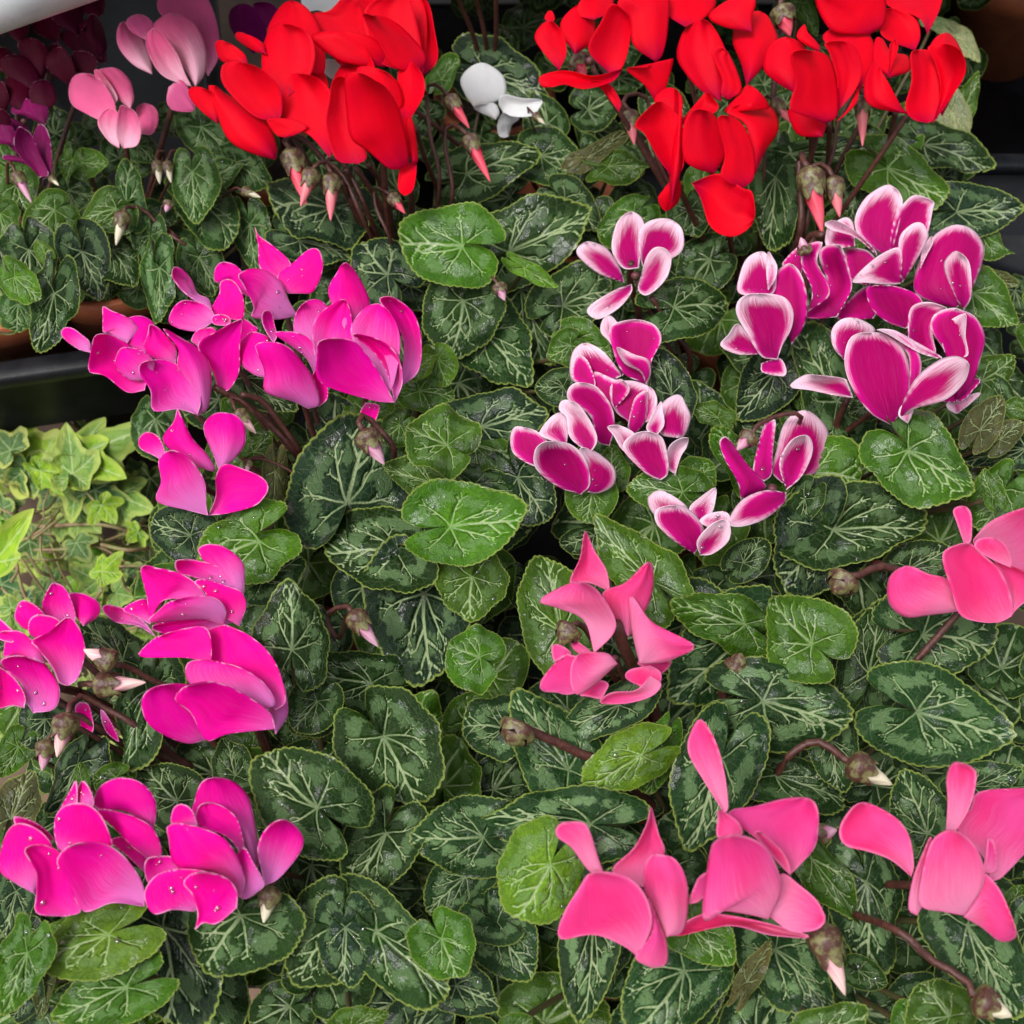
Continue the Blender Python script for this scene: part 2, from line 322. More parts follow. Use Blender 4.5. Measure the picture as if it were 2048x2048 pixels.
# ------------------------------------------------------------------ leaf builder
OUT_T = np.radians([0, 6, 15, 30, 50, 75, 100, 125, 145, 160, 171, 180])
OUT_R = {'heart': [.98, .95, .89, .81, .75, .715, .70, .70, .68, .61, .40, .05],
         'round': [.90, .895, .88, .84, .78, .72, .70, .69, .67, .62, .45, .06],
         'point': [1.0, .95, .86, .77, .70, .66, .65, .66, .65, .58, .40, .05]}
def leaf_outline(th, shape, rng):
    a = np.abs(th); r = np.interp(a, OUT_T, OUT_R[shape])
    for k in (2, 3, 5, 8): r = r*(1+rng.normal(0, .016)*np.sin(k*th+rng.uniform(0, 6.28)))
    nt_ = rng.integers(40, 52)
    r *= 1+.034*np.abs(np.sin(nt_/2*th))**.8*(a < 3.0)
    return r
def leaf_veins(rng, fine=True):
    segs = []
    def poly(P, w):
        for i in range(len(P)-1): segs.append((*P[i], *P[i+1], w*(1-.5*i/len(P))))
    def curve(a0, L, bend, w, forks, mid=False):
        P = [(0., 0.)]; a = a0; x = y = 0.; n = 7; side = rng.choice([-1, 1])
        for i in range(n):
            st = L/n; a += bend/n + rng.normal(0, .09); x += st*math.cos(a); y += st*math.sin(a); P.append((x, y))
            if i >= 2 and i < n and fine and ((mid and i in (2, 3, 4, 5)) or i in forks):
                side = -side
                b = a+side*rng.uniform(.65, 1.0); l2 = L*rng.uniform(.26, .40)*(1.15 if mid else .8)*(1-.06*i); q = [(x, y)]
                m = 4; xx, yy = x, y
                for k in range(m):
                    b -= side*rng.uniform(.0, .12); xx += l2/m*math.cos(b); yy += l2/m*math.sin(b); q.append((xx, yy))
                poly(q, w*.72)
                for s2 in ((-1, 1) if rng.random() < .45 else (rng.choice([-1, 1]),)):
                    c = b+s2*rng.uniform(.5, .9); l3 = l2*rng.uniform(.25, .45); poly([(xx, yy), (xx+l3*math.cos(c), yy+l3*math.sin(c))], w*.5)
        poly(P, w)
        for s2 in (-1, 1):
            c = a+s2*rng.uniform(.4, .7); l3 = L*rng.uniform(.12, .22); poly([(x, y), (x+l3*math.cos(c), y+l3*math.sin(c))], w*.6)
    curve(rng.normal(0, .03), .84, rng.normal(0, .08), .034, (), True)
    for s in (-1, 1):
        curve(s*rng.uniform(.55, .72), .60, -s*.22, .021, (2, 4, 5)); curve(s*rng.uniform(1.2, 1.5), .48, -s*.3, .019, (3, 5))
        curve(s*rng.uniform(2.05, 2.4), .46, s*.1, .017, (3,)); 
    return np.array(segs)
def seg_field(X, Y, segs):
    best = np.full(X.shape, -9.0)
    for x0, y0, x1, y1, wv in segs:
        dx, dy = x1-x0, y1-y0; L2 = dx*dx+dy*dy+1e-9
        t = np.clip(((X-x0)*dx+(Y-y0)*dy)/L2, 0, 1); d = np.hypot(X-x0-t*dx, Y-y0-t*dy)
        best = np.maximum(best, 1-d/wv)
    return best
TEMPL = {}
def leaf_template(shape, fine, k):
    key = (shape, fine, k)
    if key in TEMPL: return TEMPL[key]
    rng = np.random.default_rng(hash((len(shape)*7+ord(shape[0]), fine, k)) % (2**31))
    nr, na = (46, 168) if fine else (20, 84)
    th = np.linspace(-math.pi, math.pi, na, endpoint=False); ro = leaf_outline(th, shape, rng)
    rr = np.linspace(0, 1, nr)**.85
    rr[0] = .004
    RR, TH = np.meshgrid(rr, th, indexing='ij'); RO = RR*ro[None, :]
    X = RO*np.cos(TH); Y = RO*np.sin(TH)
    segs = leaf_veins(rng, fine)
    if not fine: segs[:, 4] *= 1.5
    vf = np.clip(seg_field(X, Y, segs), -1.5, 1)
    band = np.exp(-((RR-.60)/.19)**2)*np.clip(.15-vf, 0, 1)**.5*1.05
    E = RR
    TEMPL[key] = (RR, TH, X, Y, vf, band, E, grid_faces(nr, na, True)); return TEMPL[key]
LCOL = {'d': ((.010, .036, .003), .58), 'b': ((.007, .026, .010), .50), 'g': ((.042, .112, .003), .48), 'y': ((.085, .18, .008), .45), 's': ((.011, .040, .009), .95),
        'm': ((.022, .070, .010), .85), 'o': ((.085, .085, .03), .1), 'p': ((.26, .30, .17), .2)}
TOCAM = -FWD
def add_leaf(parent, reg, a, tip, wid, typ, layer, fine=True, z=None, shape=None, tilt=None):
    rng = RNG; A = src(reg, a); T = src(reg, tip); wid = wid*REG[reg][2]
    if shape is None: shape = rng.choice(['heart', 'heart', 'heart', 'round', 'point'])
    RR, TH, X, Y, vf, band, E, Fc = leaf_template(str(shape), fine, int(rng.integers(0, 9)))
    L = np.linalg.norm(T-A); d = (T-A)/L; p = np.array([d[1], -d[0]])
    flip = rng.choice([-1, 1]); sy = wid/1.32*flip
    PX = A + (X[..., None]*L*d) + (Y[..., None]*sy*p)
    z = HC+.003+layer*.0095 if z is None else z
    P0 = at(A, z); tj = rng.normal(0, .23 if fine else .16, 3) if tilt is None else np.array(tilt)
    tj[2] = 0
    n = np.array([0, 0, .72])+TOCAM*.5+tj; n /= np.linalg.norm(n)
    r = ray(PX.reshape(-1, 2)); t = ((P0-CAM)@n)/(r@n); P = CAM+r*t[:, None]
    S = L*depth_of(P0)/FPX; W = abs(sy)*1.3*depth_of(P0)/FPX
    xr, yr, rr, th = X.ravel(), Y.ravel(), RR.ravel(), TH.ravel()
    fold = rng.uniform(.25, .6) if typ == 'y' else rng.uniform(-.12, .42); cup = rng.uniform(-.18, .22); wv = rng.uniform(.025, .085)*(1.7 if typ in 'yg' else 1); ph = rng.uniform(0, 6.28); cl = rng.uniform(-.12, .34)
    kk = rng.integers(3, 6)
    dz = -fold*(np.sqrt(yr**2+.004)-.06)*W*.9 + cup*rr**2*S*.5 + wv*rr**2*np.sin(kk*th+ph)*S - cl*np.clip(xr, 0, 1)**2*S*.6
    dz += .036*S*(1-np.clip(vf.ravel()*.4+.6, 0, 1))*np.minimum(1, rr*3)      # quilted between the veins
    dz += rng.uniform(.004, .022)*rr**4*np.sin(11*th+ph)*S+rng.uniform(.0, .02)*rr**3*np.sin(7*th+2*ph)*S
    P = P+dz[:, None]*n
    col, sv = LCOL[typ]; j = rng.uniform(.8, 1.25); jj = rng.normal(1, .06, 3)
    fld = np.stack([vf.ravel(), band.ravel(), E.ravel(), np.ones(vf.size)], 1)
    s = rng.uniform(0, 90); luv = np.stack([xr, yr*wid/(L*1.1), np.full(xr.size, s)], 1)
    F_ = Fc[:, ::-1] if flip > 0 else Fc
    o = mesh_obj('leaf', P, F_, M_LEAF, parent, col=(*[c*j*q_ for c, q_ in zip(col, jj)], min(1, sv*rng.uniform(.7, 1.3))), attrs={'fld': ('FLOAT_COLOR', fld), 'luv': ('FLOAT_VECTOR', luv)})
    # leaf stalk
    if fine:
        pc = np.array(WM[parent.name])
        q0 = P0 - n*.0006; tgt = pc+np.array([0, 0, .055]); mid = q0*.55+tgt*.45-np.array([0, 0, .018])
        V, Fq = tube_geo([q0, q0*.8+mid*.2-n*.006, mid, tgt], .0012, .0016, k=6, n=14); mesh_obj('leaf_stalk', V, Fq, M_PETI, o)
        if rng.random() < .45: drops(o, P, n, rng, rr)
    return o
def drop_geo(c, n, r):
    n = n/np.linalg.norm(n); a = np.cross(n, [0.3, 1, .2]); a /= np.linalg.norm(a); b = np.cross(n, a)
    V = [c+n*r*.42]; k = 10
    for e in (1.1, .6, .15, -.3):
        for i in range(k):
            q_ = 2*math.pi*i/k; V.append(c+n*(r*.42*math.sin(e))+(a*math.cos(q_)+b*math.sin(q_))*r*math.cos(e))
    Fc = [[0, 1+i, 1+(i+1) % k] for i in range(k)]+[[1+j*k+i, 1+(j+1)*k+i, 1+(j+1)*k+(i+1) % k, 1+j*k+(i+1) % k] for j in range(3) for i in range(k)]+[[1+3*k+i for i in range(k)]]
    return np.array(V), Fc
def drops(parent, P, n, rng, rr, cnt=None, lo=.0005, hi=.0012):
    idx = np.where((rr > .15) & (rr < .9))[0]
    for _ in range(cnt or rng.integers(1, 4)):
        i = rng.choice(idx); r = rng.uniform(lo, hi)
        V, Fc = drop_geo(P[i]+n*r*.15, n, r); mesh_obj('water_drop', V, Fc, M_DROP, parent)

# ------------------------------------------------------------------ flower builder
def parse_pts(s): return [tuple(float(v) for v in t.split(',')) for t in s.split()]
def petal_curves(reg, line):
    a, b = line.split('/'); Lp = parse_pts(a); Rp = parse_pts(b)
    base = Lp[0]; loop = Lp+Rp[::-1]+[base]
    P = src(reg, loop)
    K = 10; Cv = catmull(P, K); it = (len(Lp)-1)*K
    return Cv[:it+1], Cv[it:][::-1], P[0]
def add_flower(plant, colk, hz, plines, opts):
    rng = RNG
    cur = [petal_curves(r, l) for r, l in plines]
    thr = np.mean([c[2] for c in cur], 0)
    P0 = at(thr, HC+hz); D0 = depth_of(P0)
    # tube, throat and calyx behind the petals, then the stalk
    N = len(cur); bs = np.mean([np.linalg.norm(c[0][-1]-c[2]) for c in cur])*D0/FPX
    c0 = atd(thr, D0+.007)[0]
    pl = np.array(WM[plant.name]); base = pl+np.array([0, 0, .05])
    out = c0-base; out[2] = 0; out /= np.linalg.norm(out)+1e-9
    acc = Acc(); nseg = 12; V = []
    for i in range(nseg):
        tt = i/(nseg-1); rad = bs*.095*(math.sin(math.pi*(.12+.80*tt))**.7)
        an = np.linspace(0, 2*math.pi, 14, endpoint=False)[:, None]
        V.append(c0+UPV*bs*.16*(.5-tt)+FWD*.001+rad*(np.cos(an)*RGT+np.sin(an)*FWD)*(1+.06*np.cos(5*an)))
    Vf = np.vstack(V); Ff = grid_faces(nseg, 14, True).tolist(); Ff.append(list(range(14))); Ff.append([(nseg-1)*14+i for i in range(14)])
    fl = mesh_obj('flower', Vf, Ff, M_THROAT, plant)
    top = c0+FWD*bs*.05+UPV*bs*.02
    mid = base*.45+top*.55+np.array([0, 0, .012])+out*.006
    V, Fq = tube_geo([top, top*.86+mid*.14-UPV*.001+FWD*.002, mid, base], .0015*(1.25 if bs > .035 else 1), .0019, n=24); mesh_obj('flower_stalk', V, Fq, M_STALK, fl)
    n, m = 26, 15
    for k, (Lc, Rc, b) in enumerate(cur):
        q = k/max(1, N-1); lean = .65-.9*q+rng.normal(0, .08)
        Lr = resample(Lc, n); Rr = resample(Rc, n); s = np.linspace(0, 1, m)
        tt = np.linspace(0, 1, n)
        G = Lr[:, None, :]*(1-s)[None, :, None]+Rr[:, None, :]*s[None, :, None]
        px = G.reshape(-1, 2); T, S_ = np.meshgrid(tt, s, indexing='ij'); T = T.ravel(); S_ = S_.ravel()
        bd = np.vstack([Lc, Rc]); 
        ed = np.sqrt(((px[:, None, :]-bd[None, ::2, :])**2).sum(-1)).min(1)*D0/FPX*1000
        db = np.linalg.norm(px-b, axis=1)*D0/FPX; sz = max(db.max(), .006)
        cup = rng.uniform(.02, .15)*rng.choice([1, -1]); tw = rng.normal(0, .34); cr = rng.uniform(-.1, .25)
        prof = np.sin(math.pi*np.clip(S_, 0, 1))*np.sin(math.pi*np.clip(T*.95+.02, 0, 1))**.7
        dd = lean*db - k*.0014 - cup*sz*prof + tw*sz*(S_-.5)*T - cr*sz*T**3 + rng.uniform(.004, .016)*sz*T*np.sin(5*math.pi*S_+rng.uniform(0, 6)) + rng.uniform(.005, .02)*sz*np.sin(4.5*T+3*S_+rng.uniform(0, 6))
        dd += .25*sz*(1-T)**3*.2
        P = atd(px, D0+dd)
        pf = np.stack([T, S_, ed, np.ones(T.size)], 1); luv = np.stack([T*1.5, S_, np.full(T.size, rng.uniform(0, 50))], 1)
        Fc = grid_faces(n, m)
        wide = rng.uniform(.0, 1)**1.6
        if opts.get('white') is not None: wide = opts['white'][k % len(opts['white'])]
        o = mesh_obj('petal', P, Fc[:, ::-1], PM[colk], fl, col=(1, 1, 1, wide), attrs={'pf': ('FLOAT_COLOR', pf), 'luv': ('FLOAT_VECTOR', luv)})
        sol = o.modifiers.new('thickness', 'SOLIDIFY'); sol.thickness = .00022; sol.offset = -1
        if colk in 'MW' and rng.random() < .5:
            idx = np.where((ed > 1.2) & (T > .2))[0]
            if len(idx):
                for _ in range(rng.integers(1, 5)):
                    i = rng.choice(idx); r = rng.uniform(.0004, .0012)
                    V, Fd = drop_geo(P[i]-FWD*r*.2, -FWD+UPV*.3, r); mesh_obj('water_drop', V, Fd, M_DROP, fl)
    return fl
def add_bud(plant, reg, line, hz):
    """calyx -> tip ; calyx radius px ; colour ; stalk pixels"""
    head, stalk = line.split('|'); pts = head.split(); cx, tp = [src(reg, p) for p in parse_pts(' '.join(pts[:2]))]; rad = float(pts[2])*REG[reg][2]; colk = pts[3]
    P0 = at(cx, HC+hz); D0 = depth_of(P0); ax = atd(tp, D0-.002)[0]-P0; Lb = np.linalg.norm(ax); ax /= Lb; rad = rad*D0/FPX
    a = np.cross(ax, FWD); a /= np.linalg.norm(a); b = np.cross(ax, a)
    n, m = 24, 20; V = []; pf = []
    for i in range(n):
        t = i/(n-1); r = rad*.78*np.interp(t, [0, .15, .4, .75, .95, 1], [.75, .95, .8, .45, .16, .02])
        an = np.linspace(0, 2*math.pi, m, endpoint=False); rr = r*(1+.14*np.abs(np.sin(2.5*an+t*5.5))-.05); 
        V.append(P0+ax*Lb*t+np.cos(an)[:, None]*rr[:, None]*a+np.sin(an)[:, None]*rr[:, None]*b)
        pf.append(np.stack([np.full(m, t), an/(2*math.pi), np.zeros(m), np.ones(m)], 1))
    Fc = grid_faces(n, m, True)
    bud = mesh_obj('bud', np.vstack(V), Fc, (M_CALYX if Lb < rad*1.2 else BM[colk]), plant, attrs={'pf': ('FLOAT_COLOR', np.vstack(pf))})
    V = []; n, m = 16, 30; cl = min(Lb*.55, rad*2.1)
    for i in range(n):
        t = i/(n-1); an = np.linspace(0, 2*math.pi, m, endpoint=False)
        lob = np.abs(np.cos(2.5*an)); tl = t*(1 if t < .6 else 1)*(.72+.28*lob*t)
        r = rad*1.04*np.interp(t, [0, .08, .3, .55, .8, 1], [.16, .55, 1, 1.03, .86, .80])*(1+.05*lob)
        V.append(P0-ax*rad*.75+ax*((cl+rad*.6)*tl)[:, None]+np.cos(an)[:, None]*np.atleast_1d(r)[:, None]*a+np.sin(an)[:, None]*np.atleast_1d(r)[:, None]*b)
    mesh_obj('calyx', np.vstack(V), grid_faces(n, m, True), M_CALYX, bud)
    pl = np.array(WM[plant.name]); base = pl+np.array([0, 0, .05])
    sp = [P0-ax*rad*.7]
    if stalk.strip():
        q = src(reg, parse_pts(stalk)); nq = len(q)
        for i, p in enumerate(q): sp.append(atd(p, D0+.004+.004*i)[0])
    e = sp[-1]
    if nq_end(sp, base): sp += [e*.5+base*.5+np.array([0, 0, .004]), base]
    V, Fq = tube_geo(sp, rad*.26, rad*.30, n=30); mesh_obj('bud_stalk', V, Fq, M_STALK, bud)
def nq_end(sp, base): return np.linalg.norm(sp[-1]-base) > .012

# ------------------------------------------------------------------ plants
PLANTS = {   # key: (overview pixel of the crown, label, pot?)
 '1': ((560, 1600), 'bright magenta cyclamen at the front left with wet dark green leaves', 1),
 '2': ((640, 930), 'tall magenta cyclamen left of centre between the black tray and the middle leaves', 1),
 '3': ((1440, 1580), 'candy pink cyclamen at the front right with silver veined leaves', 1),
 '4': ((1450, 800), 'purple cyclamen with white edged petals right of centre below the red ones', 1),
 '5': ((770, 470), 'scarlet red cyclamen behind at the left, next to the single white bloom', 1),
 '6': ((1470, 460), 'scarlet red cyclamen behind at the right, beside the empty black tray', 1),
 '7': ((370, 500), 'small pale pink cyclamen with marbled leaves in a terracotta pot at the upper left', 1),
 '8': ((70, 480), 'dark wine cyclamen with pale rimmed petals in the far upper left', 1),
 '9': ((1080, 260), 'white cyclamen with one open bloom between the two red ones', 1),
 '0': ((500, 140), 'violet cyclamen in deep shade behind the red one at the left', 0),
}
PLANTS['e'] = ((860, 1935), 'cyclamen at the bottom centre edge showing dark leaves only', 1)
PLANTS['f'] = ((1330, 1990), 'cyclamen at the bottom right edge showing silver veined leaves only', 1)
PLANTS['g'] = ((930, 30), 'cyclamen in the shade at the top centre with bare reddish stalks', 1)
PLANTS['h'] = ((1990, -185), 'leafy plant in a terracotta pot in the dark top right corner', 1)
PL = {}
def lathe(prof, k=40):
    an = np.linspace(0, 2*math.pi, k, endpoint=False); V = []
    for r, z in prof: V.append(np.stack([r*np.cos(an), r*np.sin(an), np.full(k, z)], 1))
    Fc = grid_faces(len(prof), k, True).tolist(); Fc.append([(len(prof)-1)*k+i for i in range(k)]); Fc.append(list(range(k))[::-1]); return np.vstack(V), Fc
for k, (px, lab, pot) in PLANTS.items():
    P = at(src('O', px), HC); t = reg_thing(thing('potted_cyclamen', lab, 'cyclamen', (P[0], P[1]+.01, .005), 'potted cyclamens in bloom')); PL[k] = t
    r, h = (.055, .088) if k in '78h' else (.046, .072)
    if k in '78':
        q = at(src('A', (600, 1700) if k == '7' else (60, 1830)), .07); t.location = (q[0]-(0.0 if k == '7' else .01), q[1]+.035, .005); WM[t.name] = Vector(t.location)
    o = np.array(WM[t.name])
    V, Fc = lathe([(r*.72, 0), (r*.93, h*.78), (r*1.0, h*.78), (r*1.05, h*.99), (r*1.03, h), (r*.96, h), (r*.93, h*.88)]); mesh_obj('pot', V+o, Fc, M_TERRA, t)
    V, Fc = lathe([(r*.93, h*.86), (r*.5, h*.90), (.001, h*.91)]); mesh_obj('soil', V+o, Fc, M_SOIL, t)

LEAVES = """
2 B 265,1515 60,1335 430 b 1
5 B 800,400 1165,560 330 b 0 -
5 B 560,440 650,295 130 g 1
9 B 1110,860 1345,900 300 d 0
9 B 1480,920 1720,900 170 g 1
9 B 1370,870 1600,740 110 o 1
5 B 700,960 1085,810 320 d 0
5 B 935,1390 1385,1140 420 d 1
5 B 675,1360 305,1290 430 g 4 round
9 B 1240,1100 1450,1260 260 d 0
4 B 1620,1180 1420,1330 250 g 1
4 B 1230,1690 1500,1500 330 d 0
5 B 1000,1600 1180,2020 330 d 0
5 E 800,180 1040,490 420 d 0
5 B 680,1660 600,1960 450 d 2
5 B 1015,1480 1195,1580 100 y 3
6 C 80,1160 130,1320 260 d 1
6 C 560,980 570,1400 280 d 1
6 C 640,850 1170,790 230 d 1
6 C 1180,880 1370,750 260 g 1
6 C 1380,800 1790,900 270 d 1
6 C 1560,1170 1932,1150 330 b 1
6 C 1530,620 1600,820 190 p 1
6 C 1560,200 1700,320 120 p 1
6 C 1430,130 1550,180 80 p 1
6 C 1600,600 1680,400 120 g 1
6 C 1180,930 1530,1120 320 g 2
6 C 700,20 790,180 110 g 0
4 C 0,1700 340,1640 330 d 2
6 C 1700,1520 1900,1570 110 o 1
6 C 1700,1300 1880,1400 160 g 0
6 C 1420,1250 1600,1200 170 d 0
4 C 1650,1620 1915,1770 300 g 1
4 C 1000,1000 1000,1200 220 d 0
6 C 380,700 600,620 200 d 0
4 F 900,560 700,120 330 d 0 heart
4 F 560,400 350,680 300 b 0
4 F 240,650 90,580 130 g 1
4 F 1100,560 960,640 160 d 1
4 F 1800,560 1640,360 200 d 0
4 F 880,1270 1440,1170 420 d 1
4 F 760,960 1085,920 480 g 2
4 F 1290,830 1600,1090 470 g 3
4 F 1300,1480 1560,1400 250 d 0
3 F 840,1260 630,1640 520 b 1
3 F 390,1790 0,1650 310 g 2
3 F 760,1900 500,1670 440 g 3
4 F 90,1030 200,900 260 g 1
4 F 420,980 190,700 230 g 2
4 F 720,1100 580,1300 200 d 2
4 F 1700,450 1870,300 260 g 1
4 F 1690,720 1810,510 190 o 2
4 F 1800,770 1932,660 150 o 2
4 F 1940,820 1560,860 220 b 1
4 F 1760,1090 1700,935 110 g 3
4 F 1820,1050 1650,1290 300 g 2
4 F 1932,610 1780,590 110 g 1
3 O 1740,1200 1895,1180 170 s 1
4 F 380,1450 540,1330 200 d 1
3 O 1290,1180 1400,1260 180 s 0
3 O 1400,1200 1260,1330 170 s 1
3 O 1640,1270 1670,1130 120 d 0
2 O 655,950 690,780 220 b 1
2 E 310,1380 -110,1330 440 d 2
2 E 290,1420 480,1700 420 b 1
2 E 740,1020 1010,1080 240 d 1
2 E 980,980 1130,1270 330 b 1
2 E 780,700 1140,610 380 b 1
2 E 740,800 1010,900 230 g 1
2 E 500,1010 230,900 200 g 2
2 E 590,800 345,690 340 g 4
2 E 540,330 600,490 200 y 2
2 E 430,380 530,300 120 y 2
2 E 440,500 650,570 220 g 1
2 E 330,690 230,800 200 g 2
2 E 370,800 300,660 150 g 1
2 E 610,1250 1045,1195 430 g 4
2 E 730,1530 705,1780 400 g 3
5 E 1230,480 1070,500 200 d 2
5 E 1270,250 1150,330 200 g 2
4 E 1310,220 1500,330 220 g 1
4 E 1830,520 1760,240 220 b 2
4 E 1390,1060 1350,1240 270 g 2
3 E 1720,1560 1420,1240 330 g 2
3 E 1220,1820 1075,1375 390 g 2
2 O 905,1240 838,1215 116 g 4 round
4 E 1890,1060 1585,1040 270 g 2
3 E 1400,1300 1190,1340 160 d 1
4 E 1500,960 1500,800 190 g 1
2 O 800,1120 790,1300 190 b 1
1 O 700,1290 560,1270 120 d 0
1 O 600,1330 545,1380 110 d 1
7 A 1110,700 1290,880 240 m 1
7 A 900,660 980,760 150 m 0
7 A 760,800 860,880 150 m 0
7 A 1300,900 1500,1040 220 m 0
7 A 1180,980 1340,900 150 m 0
7 A 760,1200 1000,1180 180 m 0
7 A 640,1150 430,1190 230 g 2
7 A 700,1130 670,850 180 m 2
7 A 1120,1120 1290,1350 290 m 1
7 A 1060,950 1065,1205 250 m 3
7 A 1380,1240 1420,1500 200 m 0
2 A 1830,1150 1450,1050 330 b 1
2 A 1650,1330 1932,1420 260 b 0
7 A 1100,1420 1180,1640 250 m 0
7 A 830,1300 790,1490 170 m 1
7 A 880,1480 870,1780 180 m 1
7 A 950,1640 900,1800 150 m 0
7 A 620,1380 740,1540 240 d 1
7 A 600,1500 610,1690 150 d 0
7 A 450,1390 560,1660 290 b 2
7 A 450,900 580,890 170 g 1
7 A 400,880 370,1000 120 g 1
8 A 300,1160 125,1260 290 g 2
8 A 90,1020 150,1200 250 g 1
8 A 0,1180 20,1330 200 g 1
8 A 380,1050 520,1120 180 d 0
8 A 160,1380 210,1640 290 d 2
8 A 300,1620 230,1980 240 d 3
8 A 100,1680 60,1850 220 m 2
8 A 80,1530 205,1665 180 y 4
8 A 250,1400 190,1330 90 y 3
1 G 1000,900 645,520 420 d 1
1 G 1200,1150 980,1830 400 d 2
2 D 1050,1300 815,1200 300 b 1
2 D 1430,1330 1100,1480 430 g 2
1 D 1610,1930 1610,1525 440 d 4
1 D 1450,1550 1700,1430 240 d 1
2 D 1350,430 1620,590 240 d 1
2 D 1400,840 1500,740 130 g 1
2 D 1520,950 1500,1220 130 o 1
1 H 1750,150 1640,340 270 d 2
1 H 1300,560 1240,360 240 d 2
1 H 980,700 770,520 370 d 1
1 H 640,570 500,610 150 g 2
1 H 450,600 440,480 90 g 2
1 H 250,250 140,430 260 b 1
1 H 100,400 0,560 200 g 1
1 H 60,800 180,540 270 o 2
1 H 430,500 250,800 230 b 1
1 H 90,1200 50,1480 230 b 1
1 H 650,1270 640,1410 340 d 1
1 H 390,1400 190,1540 170 y 2
1 H 900,1400 1120,1990 540 b 2
1 H 1330,1330 1180,1650 640 d 3
1 H 700,1730 250,1900 380 g 3
1 H 600,1440 165,1600 380 y 4
1 H 150,1540 20,1880 270 g 4
1 H 150,1760 80,1932 180 b 1
1 H 260,1700 220,1900 110 o 1
1 H 1850,1390 1640,1720 500 d 2
1 H 1500,1000 1400,850 260 d 0
1 H 1750,740 1370,450 520 d 4
1 H 1480,1200 1560,1400 200 d 1
1 I 240,345 505,700 520 d 3
1 I 255,880 40,1250 430 d 2
3 I 900,300 655,230 330 s 1
3 I 1260,530 970,80 420 s 2
3 I 1540,170 1190,350 240 s 3
3 I 1660,450 1330,610 300 y 4
3 I 1780,400 1680,690 170 g 2
3 I 1540,270 1620,210 120 y 1
3 I 790,900 395,915 430 s 2
3 I 1380,830 765,800 420 s 3
3 I 850,1350 560,1300 260 s 1
3 I 690,1120 470,1330 300 s 1
3 I 860,1400 1050,1700 370 s 1
3 I 1400,1380 1330,1932 330 s 2
3 I 1500,1430 1500,1700 240 s 1
3 I 1520,1050 1520,840 290 s 1
3 I 1900,1640 1600,2050 520 s 2
3 I 1160,1050 970,1400 470 y 4
1 I 560,1460 690,1690 330 g 3
1 I 200,1420 610,1870 380 d 2
1 I 30,1400 60,1740 330 b 2
1 I 60,1950 270,1880 220 g 3
3 I 950,1960 1060,1890 150 g 3
1 I 640,1720 880,1850 300 b 1
3 J 260,470 70,980 480 s 3
3 J 870,370 940,660 270 s 1
3 J 490,150 1035,230 480 s 3
3 J 1340,210 1860,360 520 s 2
3 J 560,560 980,720 270 d 1
3 J 1650,620 1932,520 230 s 1
3 J 1400,880 1250,510 360 s 2
3 J 880,950 1040,1060 150 s 1
3 J 850,1200 950,1640 240 d 1
3 J 760,1020 1060,1400 240 g 3
3 J 1060,1150 1160,1680 390 s 2
3 J 560,1520 830,1870 430 s 1
3 J 50,1650 100,2000 500 s 1
3 J 100,1400 325,1580 310 g 3
3 J 400,1700 540,1450 120 o 2
3 J 1020,1640 1180,1720 170 d 1
3 J 800,1990 1080,1850 270 g 3
3 J 1330,1990 1250,1780 250 g 2
3 J 1520,1890 1330,1720 380 g 4
3 J 1620,1390 1900,1900 480 s 2
3 J 1860,1300 1932,1160 140 g 1
3 J 1950,1400 1900,1700 260 s 1
"""
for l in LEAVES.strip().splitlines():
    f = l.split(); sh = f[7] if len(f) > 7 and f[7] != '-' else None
    add_leaf(PL[f[0]], f[1], parse_pts(f[2])[0], parse_pts(f[3])[0], float(f[4]), f[5], float(f[6]), shape=sh)

